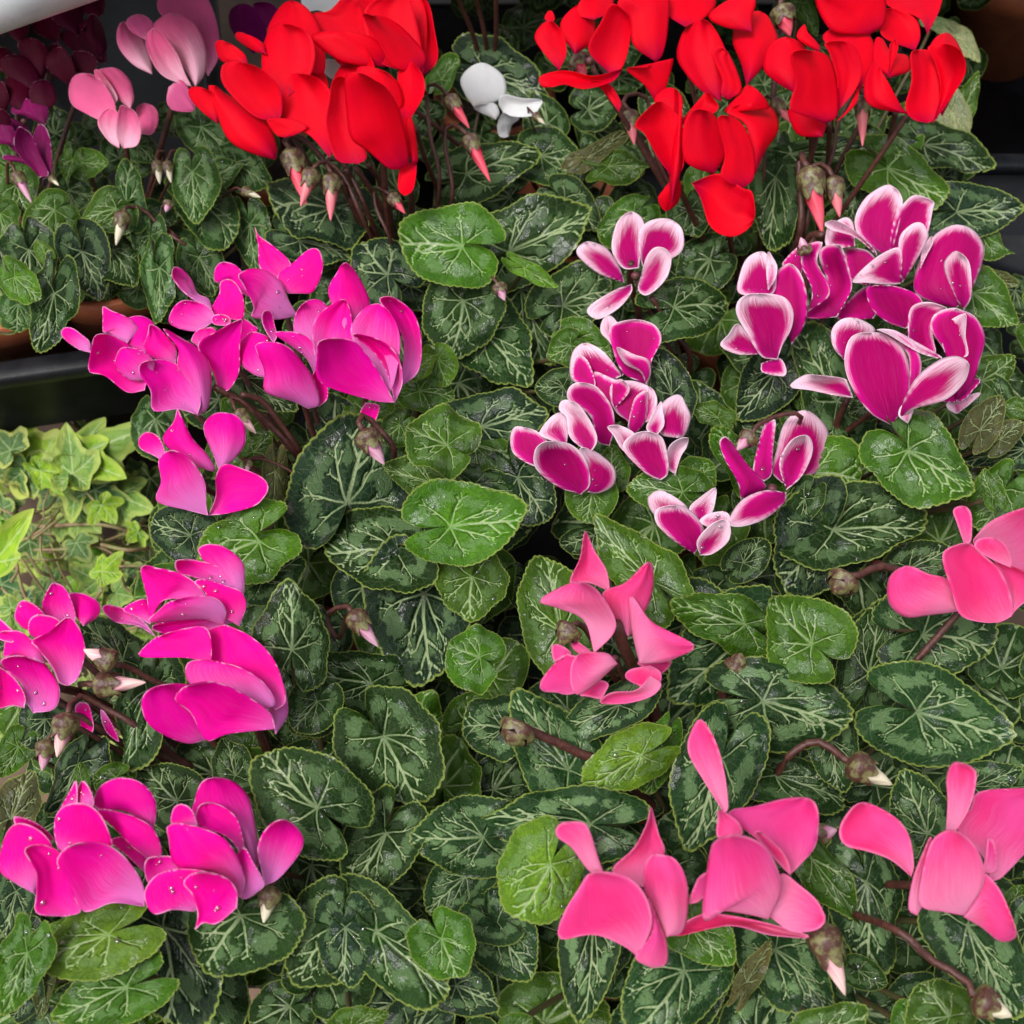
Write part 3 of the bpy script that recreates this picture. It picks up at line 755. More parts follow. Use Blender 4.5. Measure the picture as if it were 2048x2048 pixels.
FLOWERS = """
* 0 V .05
A 1400,300 1280,170 1270,60 1350,20 / 1470,200 1440,80
A 1500,200 1440,100 1400,20 / 1550,100 1500,20
* 8 D .055
A 560,90 440,60 430,-40 / 580,40 560,-60
A 430,200 300,120 290,40 400,0 / 460,120 450,40
A 530,340 400,280 335,210 350,180 450,170 / 590,340 560,200 500,90
A 560,320 480,200 490,90 520,80 / 590,260 560,130
* 8 D .05
A 320,240 200,180 180,110 270,70 / 340,140 320,90
A 110,240 50,180 40,110 120,90 / 160,180 150,120
A 230,450 130,330 100,240 170,210 / 280,330 240,240
A 380,470 280,400 250,330 320,260 / 420,400 380,300
* 8 D .045
A 60,420 -40,360 -60,280 20,260 / 90,350 70,290
A 150,500 20,400 0,330 80,300 / 220,450 170,340
A 30,620 -60,560 -60,480 10,450 / 50,560 40,500
* 8 D .05
A 20,200 -60,120 -40,40 40,20 / 60,120 60,60
A 330,420 250,360 240,280 300,240 / 380,330 350,260
A 480,420 400,380 400,290 450,280 / 540,360 510,300
* 8 D .04
A 120,620 40,560 30,440 90,400 / 200,520 160,430
A 250,620 170,560 170,470 230,440 / 310,560 290,470
A 20,760 -60,700 -60,620 0,600 / 60,690 50,630
* 8 K .03
A 150,850 60,820 0,700 0,640 / 200,780 120,680
A 250,690 130,640 60,620 100,540 180,560 / 270,620 240,570
A 90,800 -20,780 -80,640 -20,620 / 80,720 40,660
A 200,940 120,900 20,880 30,855 / 190,900 120,870
A 240,990 180,820 200,700 240,690 / 280,960 285,830 270,740
A 220,980 100,850 75,780 100,700 150,720 / 270,960 220,850 180,750
* 7 L .055
A 1150,420 1000,200 870,50 920,-60 1100,-60 / 1210,300 1190,100
A 840,240 720,170 700,110 760,80 / 850,150 820,100
A 840,410 740,360 660,270 645,180 680,120 / 830,330 780,200
A 1080,480 970,300 860,180 850,130 940,75 / 1130,400 1130,250 1060,120
A 930,480 920,560 960,610 1070,610 / 1000,440 1060,530
A 1060,480 900,420 820,300 805,200 850,155 / 1020,400 980,300 900,190
* 7 L .035
A 780,740 770,650 750,600 800,570 / 840,740 875,670 860,600
A 720,600 620,520 540,400 600,375 / 740,540 720,450 660,385
A 620,590 550,470 520,400 540,385 / 650,540 600,450
A 620,700 500,640 400,580 380,490 410,420 470,405 / 640,600 600,500 530,420
A 660,820 600,780 540,690 560,620 620,600 / 660,740 660,640
A 680,820 640,740 660,590 700,590 / 760,800 780,700 750,620
* 9 H .02
B 900,620 870,680 880,750 930,750 / 990,650 950,690
B 860,660 740,600 790,575 / 880,620 850,570
B 740,590 690,520 665,440 720,370 800,350 / 860,560 915,520 900,420
B 900,620 875,570 900,520 1000,540 1110,550 / 960,645 1060,640 1105,590
* 9 H .07
A 1870,125 1770,60 1690,60 1680,-20 / 1932,80 1940,-20
A 1840,440 1790,400 1790,330 1850,330 / 1880,400 1880,350
* 5 R .085
B 350,320 200,200 100,50 60,-60 140,-80 / 420,260 300,-40
B 400,380 300,200 260,0 340,-70 / 460,400 480,100 420,-60
B 460,420 440,220 400,60 380,-40 430,-40 / 540,330 520,150 490,20
B 100,300 0,360 -160,100 -60,60 0,0 60,-40 100,20 / 180,240 120,60
B 250,370 50,350 -60,300 -160,200 0,170 / 260,300 180,210
B 400,400 200,330 130,75 240,-20 330,-60 / 460,400 440,200 380,-20
B 450,400 300,370 220,250 120,80 200,90 / 470,300 350,160 260,100
* 5 R .08
A 1470,300 1400,280 1310,220 1305,180 1350,185 / 1450,240 1400,205
A 1370,360 1230,340 1190,260 1200,225 1240,228 / 1350,300 1290,250
A 1700,400 1500,350 1475,180 1530,60 1600,5 / 1790,400 1780,200 1700,50
A 1700,560 1600,460 1690,360 1740,285 / 1810,500 1790,400
A 1560,560 1450,400 1470,200 1560,130 / 1700,440 1740,300 1700,180
A 1200,680 1120,620 1050,540 1050,485 1120,485 / 1200,600 1180,520
A 1520,880 1400,850 1270,780 1200,640 1150,480 1200,480 / 1530,820 1490,700 1400,600 1250,520
A 1570,760 1520,740 1480,660 / 1640,740 1700,700 1620,660
A 1540,670 1400,640 1240,480 1220,380 1260,340 1340,345 / 1560,600 1540,480 1440,380
* 5 R .075
B 60,700 -40,560 -30,420 60,300 110,230 / 160,600 200,400
B 200,600 100,500 95,380 160,368 260,400 / 340,600 330,480
B 360,700 320,600 320,400 360,337 400,345 / 400,640 465,520 460,420
A 1820,870 1700,740 1580,700 1555,560 1580,430 1650,405 / 1890,700 1860,560 1770,440
B 100,905 -20,880 -80,700 -60,560 -40,440 30,430 / 150,860 100,700 50,560
B 420,900 340,920 320,1030 350,1077 / 420,960 400,1050
B 400,900 360,800 340,680 380,640 / 430,880 410,700
B 340,930 270,930 150,830 60,760 35,600 30,430 100,400 / 380,880 340,640 270,500 190,440
* 6 R .09
B 1400,110 1310,80 1330,0 1420,-60 / 1500,60 1500,-60
B 1160,130 1130,100 1155,60 / 1185,110 1175,70
B 1300,300 1230,200 1225,110 1330,20 / 1400,220 1400,100
B 1210,390 1130,300 1075,210 1110,140 1160,115 / 1250,300 1240,200 1200,140
B 1540,620 1450,500 1380,450 / 1550,560 1480,460
B 1480,400 1370,270 1440,120 1500,20 1590,80 / 1560,370 1605,200
B 1560,380 1400,420 1240,390 1105,420 1115,480 1170,480 / 1500,450 1350,490 1240,465
* 6 R .085
C 60,150 -60,60 -60,-60 100,-60 / 180,90 230,0
C 430,175 280,150 190,90 300,0 430,-40 / 430,100 450,20
B 1740,340 1620,250 1600,100 1530,30 1600,-60 / 1780,300 1810,150 1800,-60
B 1740,560 1680,470 1580,380 1700,370 / 1780,540 1840,330 1800,350
* 6 R .085
C 1400,190 1350,100 1180,30 1200,-60 / 1470,40 1460,-60
C 1330,280 1150,200 1150,80 1200,45 / 1360,200 1330,100
C 1080,190 900,180 830,120 780,0 820,-60 / 1160,130 1170,0 1160,-60
* 6 R .08
C 1190,430 1100,350 1110,220 1150,215 / 1300,390 1290,310 1200,290
C 1480,640 1400,400 1420,240 1500,182 / 1590,420 1600,330 1560,230
C 1180,430 1185,330 1190,250 1215,215 / 1235,280 1230,230
C 1290,630 1080,580 1050,450 1095,345 1130,370 / 1250,580 1180,450
C 1400,680 1320,660 1275,590 1310,450 1305,300 1350,275 / 1460,640 1470,480 1430,300
C 1430,680 1470,500 1440,350 1400,260 1500,240 / 1530,540 1610,400 1590,290
* 6 R .075
C 820,755 700,750 650,690 640,600 / 840,680 800,600
C 1030,500 900,300 820,200 950,115 1010,118 / 1100,350 1100,230
C 660,510 560,450 495,380 520,260 620,205 / 740,400 720,260
C 800,290 680,210 720,135 / 800,250 740,180
C 900,670 960,600 1020,480 / 960,620 1010,560
C 900,620 900,450 860,300 830,240 920,225 / 1000,500 1040,380 1000,260
C 830,680 760,650 640,600 670,450 640,310 690,275 760,280 / 900,640 905,480 860,320
* 6 R .075
C 400,470 370,350 325,230 350,110 420,70 480,65 / 500,360 575,240 530,110
C 260,560 150,500 60,400 15,300 60,160 150,105 / 270,440 290,300 220,150
C 300,550 262,520 262,430 205,300 240,260 290,280 / 370,500 350,400
* 6 R .055
B 1820,1000 1790,1040 1755,1100 1800,1165 / 1880,1000 1870,1110
B 1860,640 1740,570 1760,510 1830,485 / 1890,600 1885,530
C -10,1130 -30,900 -20,650 0,490 / 40,920 45,700 40,540
B 1850,1000 1760,880 1680,740 1625,690 1700,600 1770,560 / 1900,900 1880,720 1870,640
* 6 R .06
C 420,580 280,620 350,530 415,470 / 520,600 500,540
C 60,700 30,660 60,640 130,560 180,510 / 240,610 215,540
C 450,960 400,700 290,620 400,565 / 500,840 575,720 560,620 500,575
C 100,1010 150,1100 190,1230 250,1290 330,1305 400,1270 445,1200 / 250,960 380,1040 430,1060
C 220,960 100,920 50,860 50,700 100,610 180,610 / 290,850 280,760 240,660
C 380,1040 260,980 280,850 240,660 300,640 / 440,980 440,830 380,690
* 4 W .035 .9,.9,.7,.9,.9
B 1650,1480 1560,1480 1500,1380 1520,1250 1560,1190 1610,1168 / 1660,1400 1680,1290 1670,1210
B 1670,1470 1650,1380 1660,1260 1740,1210 1830,1215 / 1800,1440 1890,1380 1890,1270
B 1570,1560 1430,1510 1320,1420 1310,1370 1360,1335 / 1540,1470 1480,1380 1420,1345
B 1610,1570 1520,1600 1400,1670 1362,1720 1410,1760 / 1610,1610 1560,1680 1480,1740
B 1660,1530 1690,1420 1740,1365 1800,1375 / 1645,1600 1700,1630 1800,1540 1830,1430
* 4 W .035 .8,.1,.7,.3,.6,.5
C 1000,1360 850,1370 840,1280 870,1240 / 1000,1340 990,1240 950,1200
C 1080,1580 980,1540 940,1400 960,1370 / 1120,1460 1080,1390 1020,1370
C 1160,1410 1020,1300 1000,1200 1060,1090 1160,1025 1210,1030 / 1200,1400 1260,1150 1250,1070
C 1230,1420 1190,1370 1220,1200 1300,1090 1360,1080 1430,1110 / 1380,1330 1430,1150
C 1120,1410 1000,1310 870,1270 830,1235 880,1215 / 1110,1380 1020,1290 950,1240
C 1260,1560 1240,1400 1250,1300 1310,1240 1360,1230 / 1330,1450 1400,1320 1390,1260
C 1250,1565 1255,1380 1180,1385 1080,1450 985,1550 / 1180,1570 1060,1560
* 4 W .03 .1,.1,.1,.1
C 1100,1760 900,1760 980,1640 1060,1580 / 1130,1700 1100,1600
C 700,1520 620,1480 600,1450 690,1360 / 715,1450 705,1400
C 900,1750 750,1760 730,1720 850,1600 800,1420 830,1360 900,1350 / 980,1600 970,1500 930,1370
C 740,1720 760,1600 700,1450 740,1350 820,1340 / 850,1640 850,1560 790,1440
* 4 W .034 .9,.3,.5,.0
C 1360,1480 1370,1380 1420,1305 / 1400,1400 1430,1340
C 1560,1700 1400,1660 1325,1600 1350,1450 1430,1310 1520,1250 1590,1245 / 1640,1600 1700,1450 1710,1360 1660,1280
C 1600,1710 1540,1620 1490,1470 1530,1400 1570,1390 / 1640,1640 1640,1500 1620,1430
C 1280,1815 1180,1780 1090,1700 1065,1590 1180,1575 / 1370,1740 1365,1650 1290,1600
* 4 W .032 .8,.8,.1,.2,.6,.8
C 510,1640 360,1620 360,1530 400,1430 470,1390 / 560,1600 560,1480 510,1400
C 520,1600 510,1500 520,1390 / 560,1540 570,1470 545,1420
C 650,1900 600,1750 545,1600 570,1500 640,1455 / 720,1790 735,1640 700,1510
F 480,350 490,400 600,420 / 580,320 620,380
F 480,300 350,300 255,250 300,190 350,130 / 480,260 430,200
F 570,330 480,310 400,180 345,80 350,10 400,-30 470,-35 / 600,250 650,150 655,50 600,-20
* 4 W .034 .9,.0,.3,.1,.5
F 1560,630 1510,600 1520,560 / 1640,570 1690,510
F 1450,560 1500,480 1600,440 1690,440 / 1580,560 1650,500
F 1300,270 1290,150 1310,40 1400,10 1500,40 / 1440,300 1430,170 1500,60
F 1560,560 1500,300 1420,170 1430,90 1500,50 1560,48 / 1640,470 1690,330 1715,200 1660,90
F 1500,300 1480,240 1500,140 1560,90 1610,75 / 1620,310 1610,200 1615,110
* 4 W .04 .9,.8,.9,.2,.3,.9
F 990,540 900,530 760,500 640,480 700,425 760,412 / 960,460 930,430
F 940,330 880,260 870,170 920,110 1000,100 / 1090,200 1100,150
F 1480,330 1350,290 1200,200 1130,165 / 1470,310 1350,240 1220,170
F 1290,530 1300,400 1290,300 1200,210 1120,165 / 1345,450 1365,350 1320,240 1220,170
F 1200,690 1080,620 980,480 940,350 960,230 1010,185 1090,178 / 1290,560 1300,400 1270,280 1190,200
F 1290,680 1240,640 1250,590 1290,570 / 1310,640 1320,600
F 1250,650 1250,600 1330,440 1450,340 1550,310 1620,340 / 1330,600 1500,550 1600,460 1630,380
* 4 W .03 .7,.1,.3,.2
E 1560,420 1500,250 1440,180 1450,110 1490,87 / 1600,330 1560,180 1520,110
E 1700,470 1560,400 1500,250 1490,150 1560,115 1650,110 / 1720,340 1775,220 1740,140
E 1690,470 1660,400 1570,350 1530,260 / 1715,400 1700,330 1620,300
* 4 W .028 .8,.1,.2,.5,.1,.2
E 1530,430 1400,470 1280,440 1280,300 1340,240 / 1550,410 1470,300 1400,250
E 1400,500 1290,440 1285,350 1320,305 / 1410,450 1370,340
E 1520,600 1400,560 1400,400 1500,440 1560,440 / 1600,500
E 1600,680 1510,600 1495,470 1600,445 1700,475 / 1700,670 1750,580 1740,510
E 1590,700 1600,640 1630,540 1690,505 / 1620,740 1680,680 1700,590
E 1490,805 1420,780 1380,640 1265,560 1260,490 1320,455 / 1515,700 1500,590 1420,480
* 4 W .03 .2,.8,.8,.6,.3
E 1100,920 1050,910 960,850 940,770 960,705 1010,702 / 1150,850 1140,770 1080,720
E 1250,800 1150,770 1100,735 1160,650 1215,620 / 1260,720 1250,650
E 1380,850 1270,760 1250,650 1210,610 1220,560 1270,555 / 1420,780 1400,700 1330,590
E 1370,1060 1340,920 1320,830 1350,815 / 1430,1065 1510,1020 1515,930 1430,850
E 1330,1075 1200,1030 1080,930 1075,830 1120,785 1180,780 / 1380,1020 1370,920 1330,840 1260,790
* 4 W .03 .9,.8,.9,.9,.5
E 1860,760 1770,740 1740,650 1780,570 1840,528 1880,530 / 1900,750 1935,650 1910,580
E 1740,760 1690,710 1720,640 1770,560 / 1790,690 1780,600
E 1640,860 1560,830 1510,750 1475,700 1530,690 / 1650,800 1640,750 1590,710
E 1850,960 1800,920 1810,820 1860,770 1920,760 / 1850,970 1880,870 1915,810
E 1770,995 1690,960 1570,840 1570,780 1630,735 1700,725 / 1810,960 1810,870 1780,760
* 4 W .028 .9,.8,.8,.3,.9
O 1290,980 1240,975 1222,945 1235,928 1255,928 / 1300,970 1290,950
O 1320,990 1300,960 1325,935 1350,920 / 1340,975 1350,945
O 1350,1000 1320,985 1335,970 1365,965 / 1375,985 1376,972
O 1310,1045 1265,1015 1237,985 1240,960 1275,953 / 1325,1020 1325,990 1300,962
O 1320,1048 1315,1020 1340,990 1365,980 / 1345,1045 1375,1020 1378,990
* 4 W .03 .7,.1,.4,.0,.4
F 600,1010 540,950 560,850 600,700 660,630 740,613 / 700,990 800,940 850,800 840,700
F 500,1000 440,960 450,860 500,680 540,660 560,680 / 540,960 545,850
F 620,1050 580,900 640,780 720,745 / 700,980 760,860 760,780
F 370,1100 350,1000 280,880 250,790 270,757 300,765 / 500,1040 490,1000 400,900
F 620,1060 500,1050 380,1100 310,1190 305,1240 / 610,1120 500,1210 380,1250
* 2 M .045
A 1400,1650 1320,1610 1250,1550 1190,1560 1185,1490 1220,1448 / 1380,1560 1320,1480 1270,1450
A 1590,1620 1500,1540 1435,1480 1425,1360 1408,1255 / 1600,1540 1605,1450 1500,1350 1430,1300
A 1590,1620 1530,1530 1620,1450 1700,1380 1755,1375 / 1660,1620 1730,1610 1780,1500 1778,1420
A 1640,1740 1530,1765 1390,1750 1400,1690 1340,1570 1315,1520 / 1590,1650 1550,1560 1470,1495 1380,1485
* 2 M .04
A 1170,1710 1060,1650 990,1590 948,1520 960,1475 / 1150,1650 1090,1620 1060,1550 1010,1490
A 1240,1760 1165,1720 1210,1620 1215,1560 1260,1540 / 1340,1760 1345,1650 1310,1570
D 1320,340 1325,250 1330,110 1370,115 / 1330,340 1420,170 1400,140
D 1190,330 1070,240 1055,220 1090,165 1140,155 / 1230,260 1185,160
A 1190,1770 1080,1830 940,1790 950,1710 1000,1660 1070,1660 / 1175,1720 1130,1680
A 1250,1800 1180,1790 1170,1750 1210,1735 / 1275,1780 1260,1745
D 1200,490 1170,390 1090,250 1200,170 1330,105 / 1260,500 1320,400 1325,260 1335,150
* 2 M .038
D 500,290 430,270 350,210 340,170 370,150 / 495,230 450,190 410,160
D 700,240 600,180 570,180 568,100 570,35 / 760,160 700,95 620,60
D 800,300 700,240 640,180 690,110 770,87 / 860,240 850,130
D 970,350 870,330 790,280 815,190 825,137 / 975,270 930,210 870,150
D 1090,640 1050,500 980,360 985,270 900,160 / 1150,590 1165,400 1120,290 1000,210
D 800,500 700,510 580,420 490,395 500,290 520,200 580,185 / 810,400 720,260 640,205
D 830,440 720,440 640,370 650,290 690,260 / 850,340 770,275
D 1090,635 980,605 845,612 830,500 770,410 775,350 850,330 / 1110,560 1090,450 1020,380 930,335
* 2 M .04
D 1510,240 1470,180 1445,120 1450,70 1475,57 / 1530,200 1515,130 1500,70
D 1470,430 1400,410 1330,350 1320,250 1380,180 / 1500,330 1490,220 1440,185
D 1740,420 1680,310 1520,190 1580,175 1640,180 / 1760,340 1740,250 1700,200
D 1760,590 1710,480 1720,420 1760,370 / 1810,540 1800,430
D 1700,600 1620,560 1465,505 1460,390 1410,260 1440,235 1530,235 / 1765,570 1730,430 1640,310 1600,265
* 2 M .043
O 650,620 620,555 635,515 652,495 / 690,600 698,570 675,520
O 600,650 560,640 555,600 575,570 / 640,620 610,570
O 690,760 680,780 700,800 / 715,765 710,790
O 755,730 760,640 720,575 715,563 740,560 / 790,700 795,640 780,590
O 600,690 590,650 592,610 610,585 650,565 / 660,660 665,610
O 700,700 665,640 665,610 690,580 720,575 / 735,740 755,660 748,610
O 745,760 728,700 700,660 665,630 / 760,720 750,670 715,640
O 745,760 700,755 605,722 598,670 600,645 630,638 / 725,720 700,680 670,645
* 2 M .03
D 915,900 850,860 775,820 770,760 820,728 / 915,850 880,760
D 1150,940 1040,900 900,780 960,670 980,600 / 1190,940 1140,850 1060,760 1000,640
D 1210,940 1180,860 1130,740 1130,680 1180,630 1240,622 / 1270,900 1350,800 1350,700 1310,640
D 1150,1190 1190,1080 1190,970 1240,905 1340,930 1450,980 1482,1040 / 1250,1180 1400,1140 1450,1100
D 1150,1190 1030,1160 865,1110 890,1000 875,890 920,835 / 1140,1130 1130,1000 1060,890 980,835
* 1 M .04
G 680,620 580,480 550,390 580,350 / 800,540 810,440 720,370 640,350
G 560,640 440,600 340,470 400,300 440,268 / 620,560 580,400 520,300
G 350,640 220,650 150,600 120,540 150,440 200,410 / 370,600 360,520 280,440
G 330,750 240,680 240,580 300,530 / 480,680 490,580 400,535
G 560,1110 480,1080 420,950 300,800 255,740 400,660 550,545 / 640,1040 695,860 690,760 640,620
* 1 M .038
G 100,760 0,730 -60,650 -20,560 0,560 / 160,700 90,640 40,590
G 280,880 100,860 30,870 40,740 0,670 / 370,920 300,780 180,670 80,655
G 270,1330 210,1230 170,1090 5,930 60,870 200,865 / 440,1300 490,1180 460,1060 340,910
G 200,1290 100,1270 -60,1270 -60,900 0,960 50,980 / 210,1200 150,1080
* 1 M .02
G 650,1240 610,1290 650,1420 700,1500 730,1500 / 720,1260 760,1400 760,1470
G 820,1300 830,1400 880,1500 970,1560 / 860,1330 930,1450
* 1 M .045
D 860,1860 760,1800 640,1780 570,1720 575,1685 620,1685 / 800,1780 700,1710
D 830,1790 760,1750 680,1710 750,1660 800,1650 / 850,1740 850,1680
D 1340,1650 1200,1530 1100,1400 1110,1360 1170,1348 / 1350,1560 1340,1450 1250,1370
D 1300,1600 1100,1540 980,1500 970,1440 1020,1432 / 1330,1560 1200,1470 1100,1440
D 1290,1780 1100,1830 900,1840 840,1800 / 1320,1740 1200,1730 1000,1750
D 1100,1650 900,1660 830,1760 810,1640 780,1475 / 1140,1640 1080,1560 1000,1510 880,1480
D 1320,1800 1200,1720 1120,1600 1070,1560 1120,1540 / 1360,1690 1330,1610 1260,1580
D 1230,1790 1100,1760 830,1780 870,1720 950,1660 / 1250,1720 1200,1650 1100,1632
* 1 M .043
O 520,1385 505,1330 490,1290 530,1290 / 542,1350 540,1310
O 390,1290 370,1245 270,1240 268,1225 300,1200 / 400,1230 390,1185 350,1185
O 520,1340 460,1290 400,1270 385,1200 410,1182 430,1180 / 540,1320 520,1250 480,1205
O 480,1340 370,1300 350,1260 370,1245 420,1250 / 520,1330 500,1290 460,1262
O 390,1395 350,1402 290,1375 268,1340 275,1305 320,1290 / 400,1340 380,1300
O 520,1375 430,1385 390,1397 360,1345 330,1320 350,1295 / 510,1345 470,1315 420,1290 390,1285
* 1 M .045
H 430,720 330,760 390,640 415,590 / 430,640 425,600
H 510,740 430,720 428,640 455,590 / 520,700 490,620
H 840,870 700,760 530,740 530,660 580,600 680,572 / 860,800 855,690 780,600
H 800,1100 700,1000 610,920 700,900 / 860,1050 780,960
H 280,930 100,840 80,820 90,785 / 295,900 200,820
H 190,1210 80,1150 0,1080 20,920 80,830 / 290,1000 260,900 170,835
H 830,1030 740,960 640,860 535,755 600,750 / 895,990 850,860 750,790
H 330,1000 300,880 310,780 360,725 440,712 / 600,960 605,880 560,780 500,725
H 350,1340 200,1320 200,1200 195,1090 135,985 160,950 / 450,1310 400,1200 340,1000 250,945
H 800,1285 620,1265 470,1315 400,1200 320,1060 320,1010 380,950 / 790,1160 700,1020 600,945 480,925
* 1 M .047
H 1400,1050 1300,850 1080,780 1075,700 1110,600 1170,572 / 1430,1060 1410,850 1370,680 1280,590
H 1080,840 1000,830 945,820 960,740 1010,718 / 1090,830 1060,750
H 1340,1010 1250,900 1090,830 1090,740 1140,710 / 1350,950 1310,800 1230,730
H 1460,1170 1440,1080 1420,960 1470,850 1560,802 / 1550,1120 1670,960 1650,860
H 1440,1190 1340,1240 1250,1130 1340,960 / 1460,1150 1400,1040
H 980,1150 830,1160 795,1080 810,1020 870,1005 / 1000,1080 960,1010
H 1330,1230 1200,1100 980,1070 930,900 925,840 1000,825 / 1350,1120 1270,940 1150,860
H 1070,1310 950,1300 850,1325 795,1220 850,1120 960,1080 / 1150,1230 1150,1110 1100,1080
H 1310,1290 1200,1380 1120,1375 1075,1418 1090,1330 1060,1220 1010,1150 1080,1095 / 1310,1200 1260,1130 1170,1095
* 3 P .05
K 1030,760 990,780 975,740 980,700 / 1070,740 1020,700
K 1150,770 1080,720 1065,680 1075,655 / 1170,740 1110,690
K 1390,790 1480,850 1550,790 / 1420,750 1500,760
K 1200,900 1060,940 1000,930 925,920 930,860 1030,750 / 1190,780 1080,750
K 1450,800 1350,820 1330,860 1400,900 / 1500,830 1500,880 1460,905
K 1240,920 1210,960 1150,950 1110,940 1180,880 / 1250,890 1220,870
K 1450,850 1380,920 1270,930 1210,965 1230,985 / 1505,890 1460,945 1350,980
K 1250,440 1150,400 1060,400 1110,280 1135,150 / 1255,430 1240,340 1180,240
K 1345,660 1270,560 1220,450 1330,400 1440,300 / 1400,580 1450,480 1465,370
K 1400,790 1360,620 1350,480 1370,470 1460,590 1660,700 / 1500,785 1580,760
K 1290,790 1170,900 1095,940 1065,880 1070,790 1110,740 / 1250,745 1180,735
K 1180,740 1130,580 1000,520 915,490 1000,430 1110,395 / 1270,650 1280,570 1200,440
* 3 P .055
F 1650,1340 1660,1310 1750,1220 1900,1155 2000,1140 / 1930,1500 2050,1400 2050,1200
F 1600,1345 1560,1230 1540,1160 1590,1137 / 1640,1330 1645,1200 1625,1150
F 1580,1715 1400,1740 1280,1750 1190,1680 1180,1560 1220,1495 1300,1468 / 1560,1600 1510,1540 1400,1510
F 1860,1750 1860,1640 1800,1500 1760,1420 1900,1480 2000,1530 / 1900,1700 2000,1620 2050,1560
F 1800,1780 1700,1780 1580,1740 1530,1600 1480,1410 1560,1350 1640,1345 / 1870,1730 1850,1600 1790,1480 1700,1400
F 1860,1480 1750,1430 1660,1370 1680,1320 1760,1310 / 1865,1430 1830,1350
* 3 P .06
I 1670,1180 1500,1090 1620,960 1690,830 1715,735 / 1790,1000 1760,880 1735,790
I 1450,1090 1380,1090 1280,960 1200,900 1195,850 1240,818 / 1420,1000 1380,870 1340,818
I 1800,1450 1740,1300 1680,1190 1680,1060 1720,1000 1760,995 / 1890,1420 1920,1280 1910,1130 1850,1020
I 1720,1620 1630,1560 1720,1420 1700,1240 / 1800,1600 1805,1500 1780,1420
I 1640,1560 1560,1500 1400,1440 1212,1462 1230,1330 1320,1180 1380,1100 / 1720,1400 1700,1250 1620,1140 1500,1095
* 3 P .06
J 330,900 240,900 240,800 250,750 / 380,880 350,810
J 640,1110 500,950 300,770 450,730 600,690 740,685 / 700,1050 780,950 800,820 790,730
J 270,760 170,600 80,440 90,330 150,250 / 300,740 280,550 230,370
J 130,1260 80,1260 120,1150 140,1120 / 190,1200 190,1100
J 720,1460 520,1440 300,1390 0,1450 60,1370 180,1320 / 740,1440 500,1370 300,1330
J 530,1340 540,1250 590,1100 700,1170 790,1250 835,1340 / 640,1420 760,1420 820,1390
J 640,1110 580,1050 500,960 445,880 480,870 / 640,1060 600,980 540,920
J 520,1350 380,1320 240,1310 170,1370 160,1260 200,980 230,920 300,890 / 590,1200 570,1070 500,950 400,895
* 3 P .06
J 1750,1140 1700,1000 1560,850 1640,740 1680,650 1932,630 2000,640 / 1800,1130 1900,1030 2000,900
J 1500,880 1510,700 1505,580 1530,500 1580,488 / 1560,860 1640,720 1672,560 1640,510
J 1310,1120 1200,1030 1070,980 950,950 910,880 940,790 1040,708 / 1325,1050 1300,900 1220,790
J 1340,1330 1295,1290 1320,1130 1370,1000 1420,900 / 1380,1250 1390,1100
J 1600,1340 1650,1250 1700,1100 1770,1150 1830,1250 1890,1420 / 1700,1400 1790,1470 1860,1470
J 1700,1100 1720,1000 1730,920 1750,910 / 1780,1080 1775,950
J 1600,1330 1480,1310 1360,1280 1360,1150 1410,950 1470,880 1550,862 / 1700,1180 1710,1060 1650,930
"""
cur = None
def flush():
    if cur: add_flower(PL[cur[0]], cur[1], cur[2], cur[3], cur[4])
for l in FLOWERS.strip().splitlines():
    if l[0] == '*':
        flush(); f = l.split(); cur = (f[1], f[2], float(f[3]), [], {'white': [float(v) for v in f[4].split(',')]} if len(f) > 4 else {})
    else: cur[3].append((l[0], l[2:]))
flush()

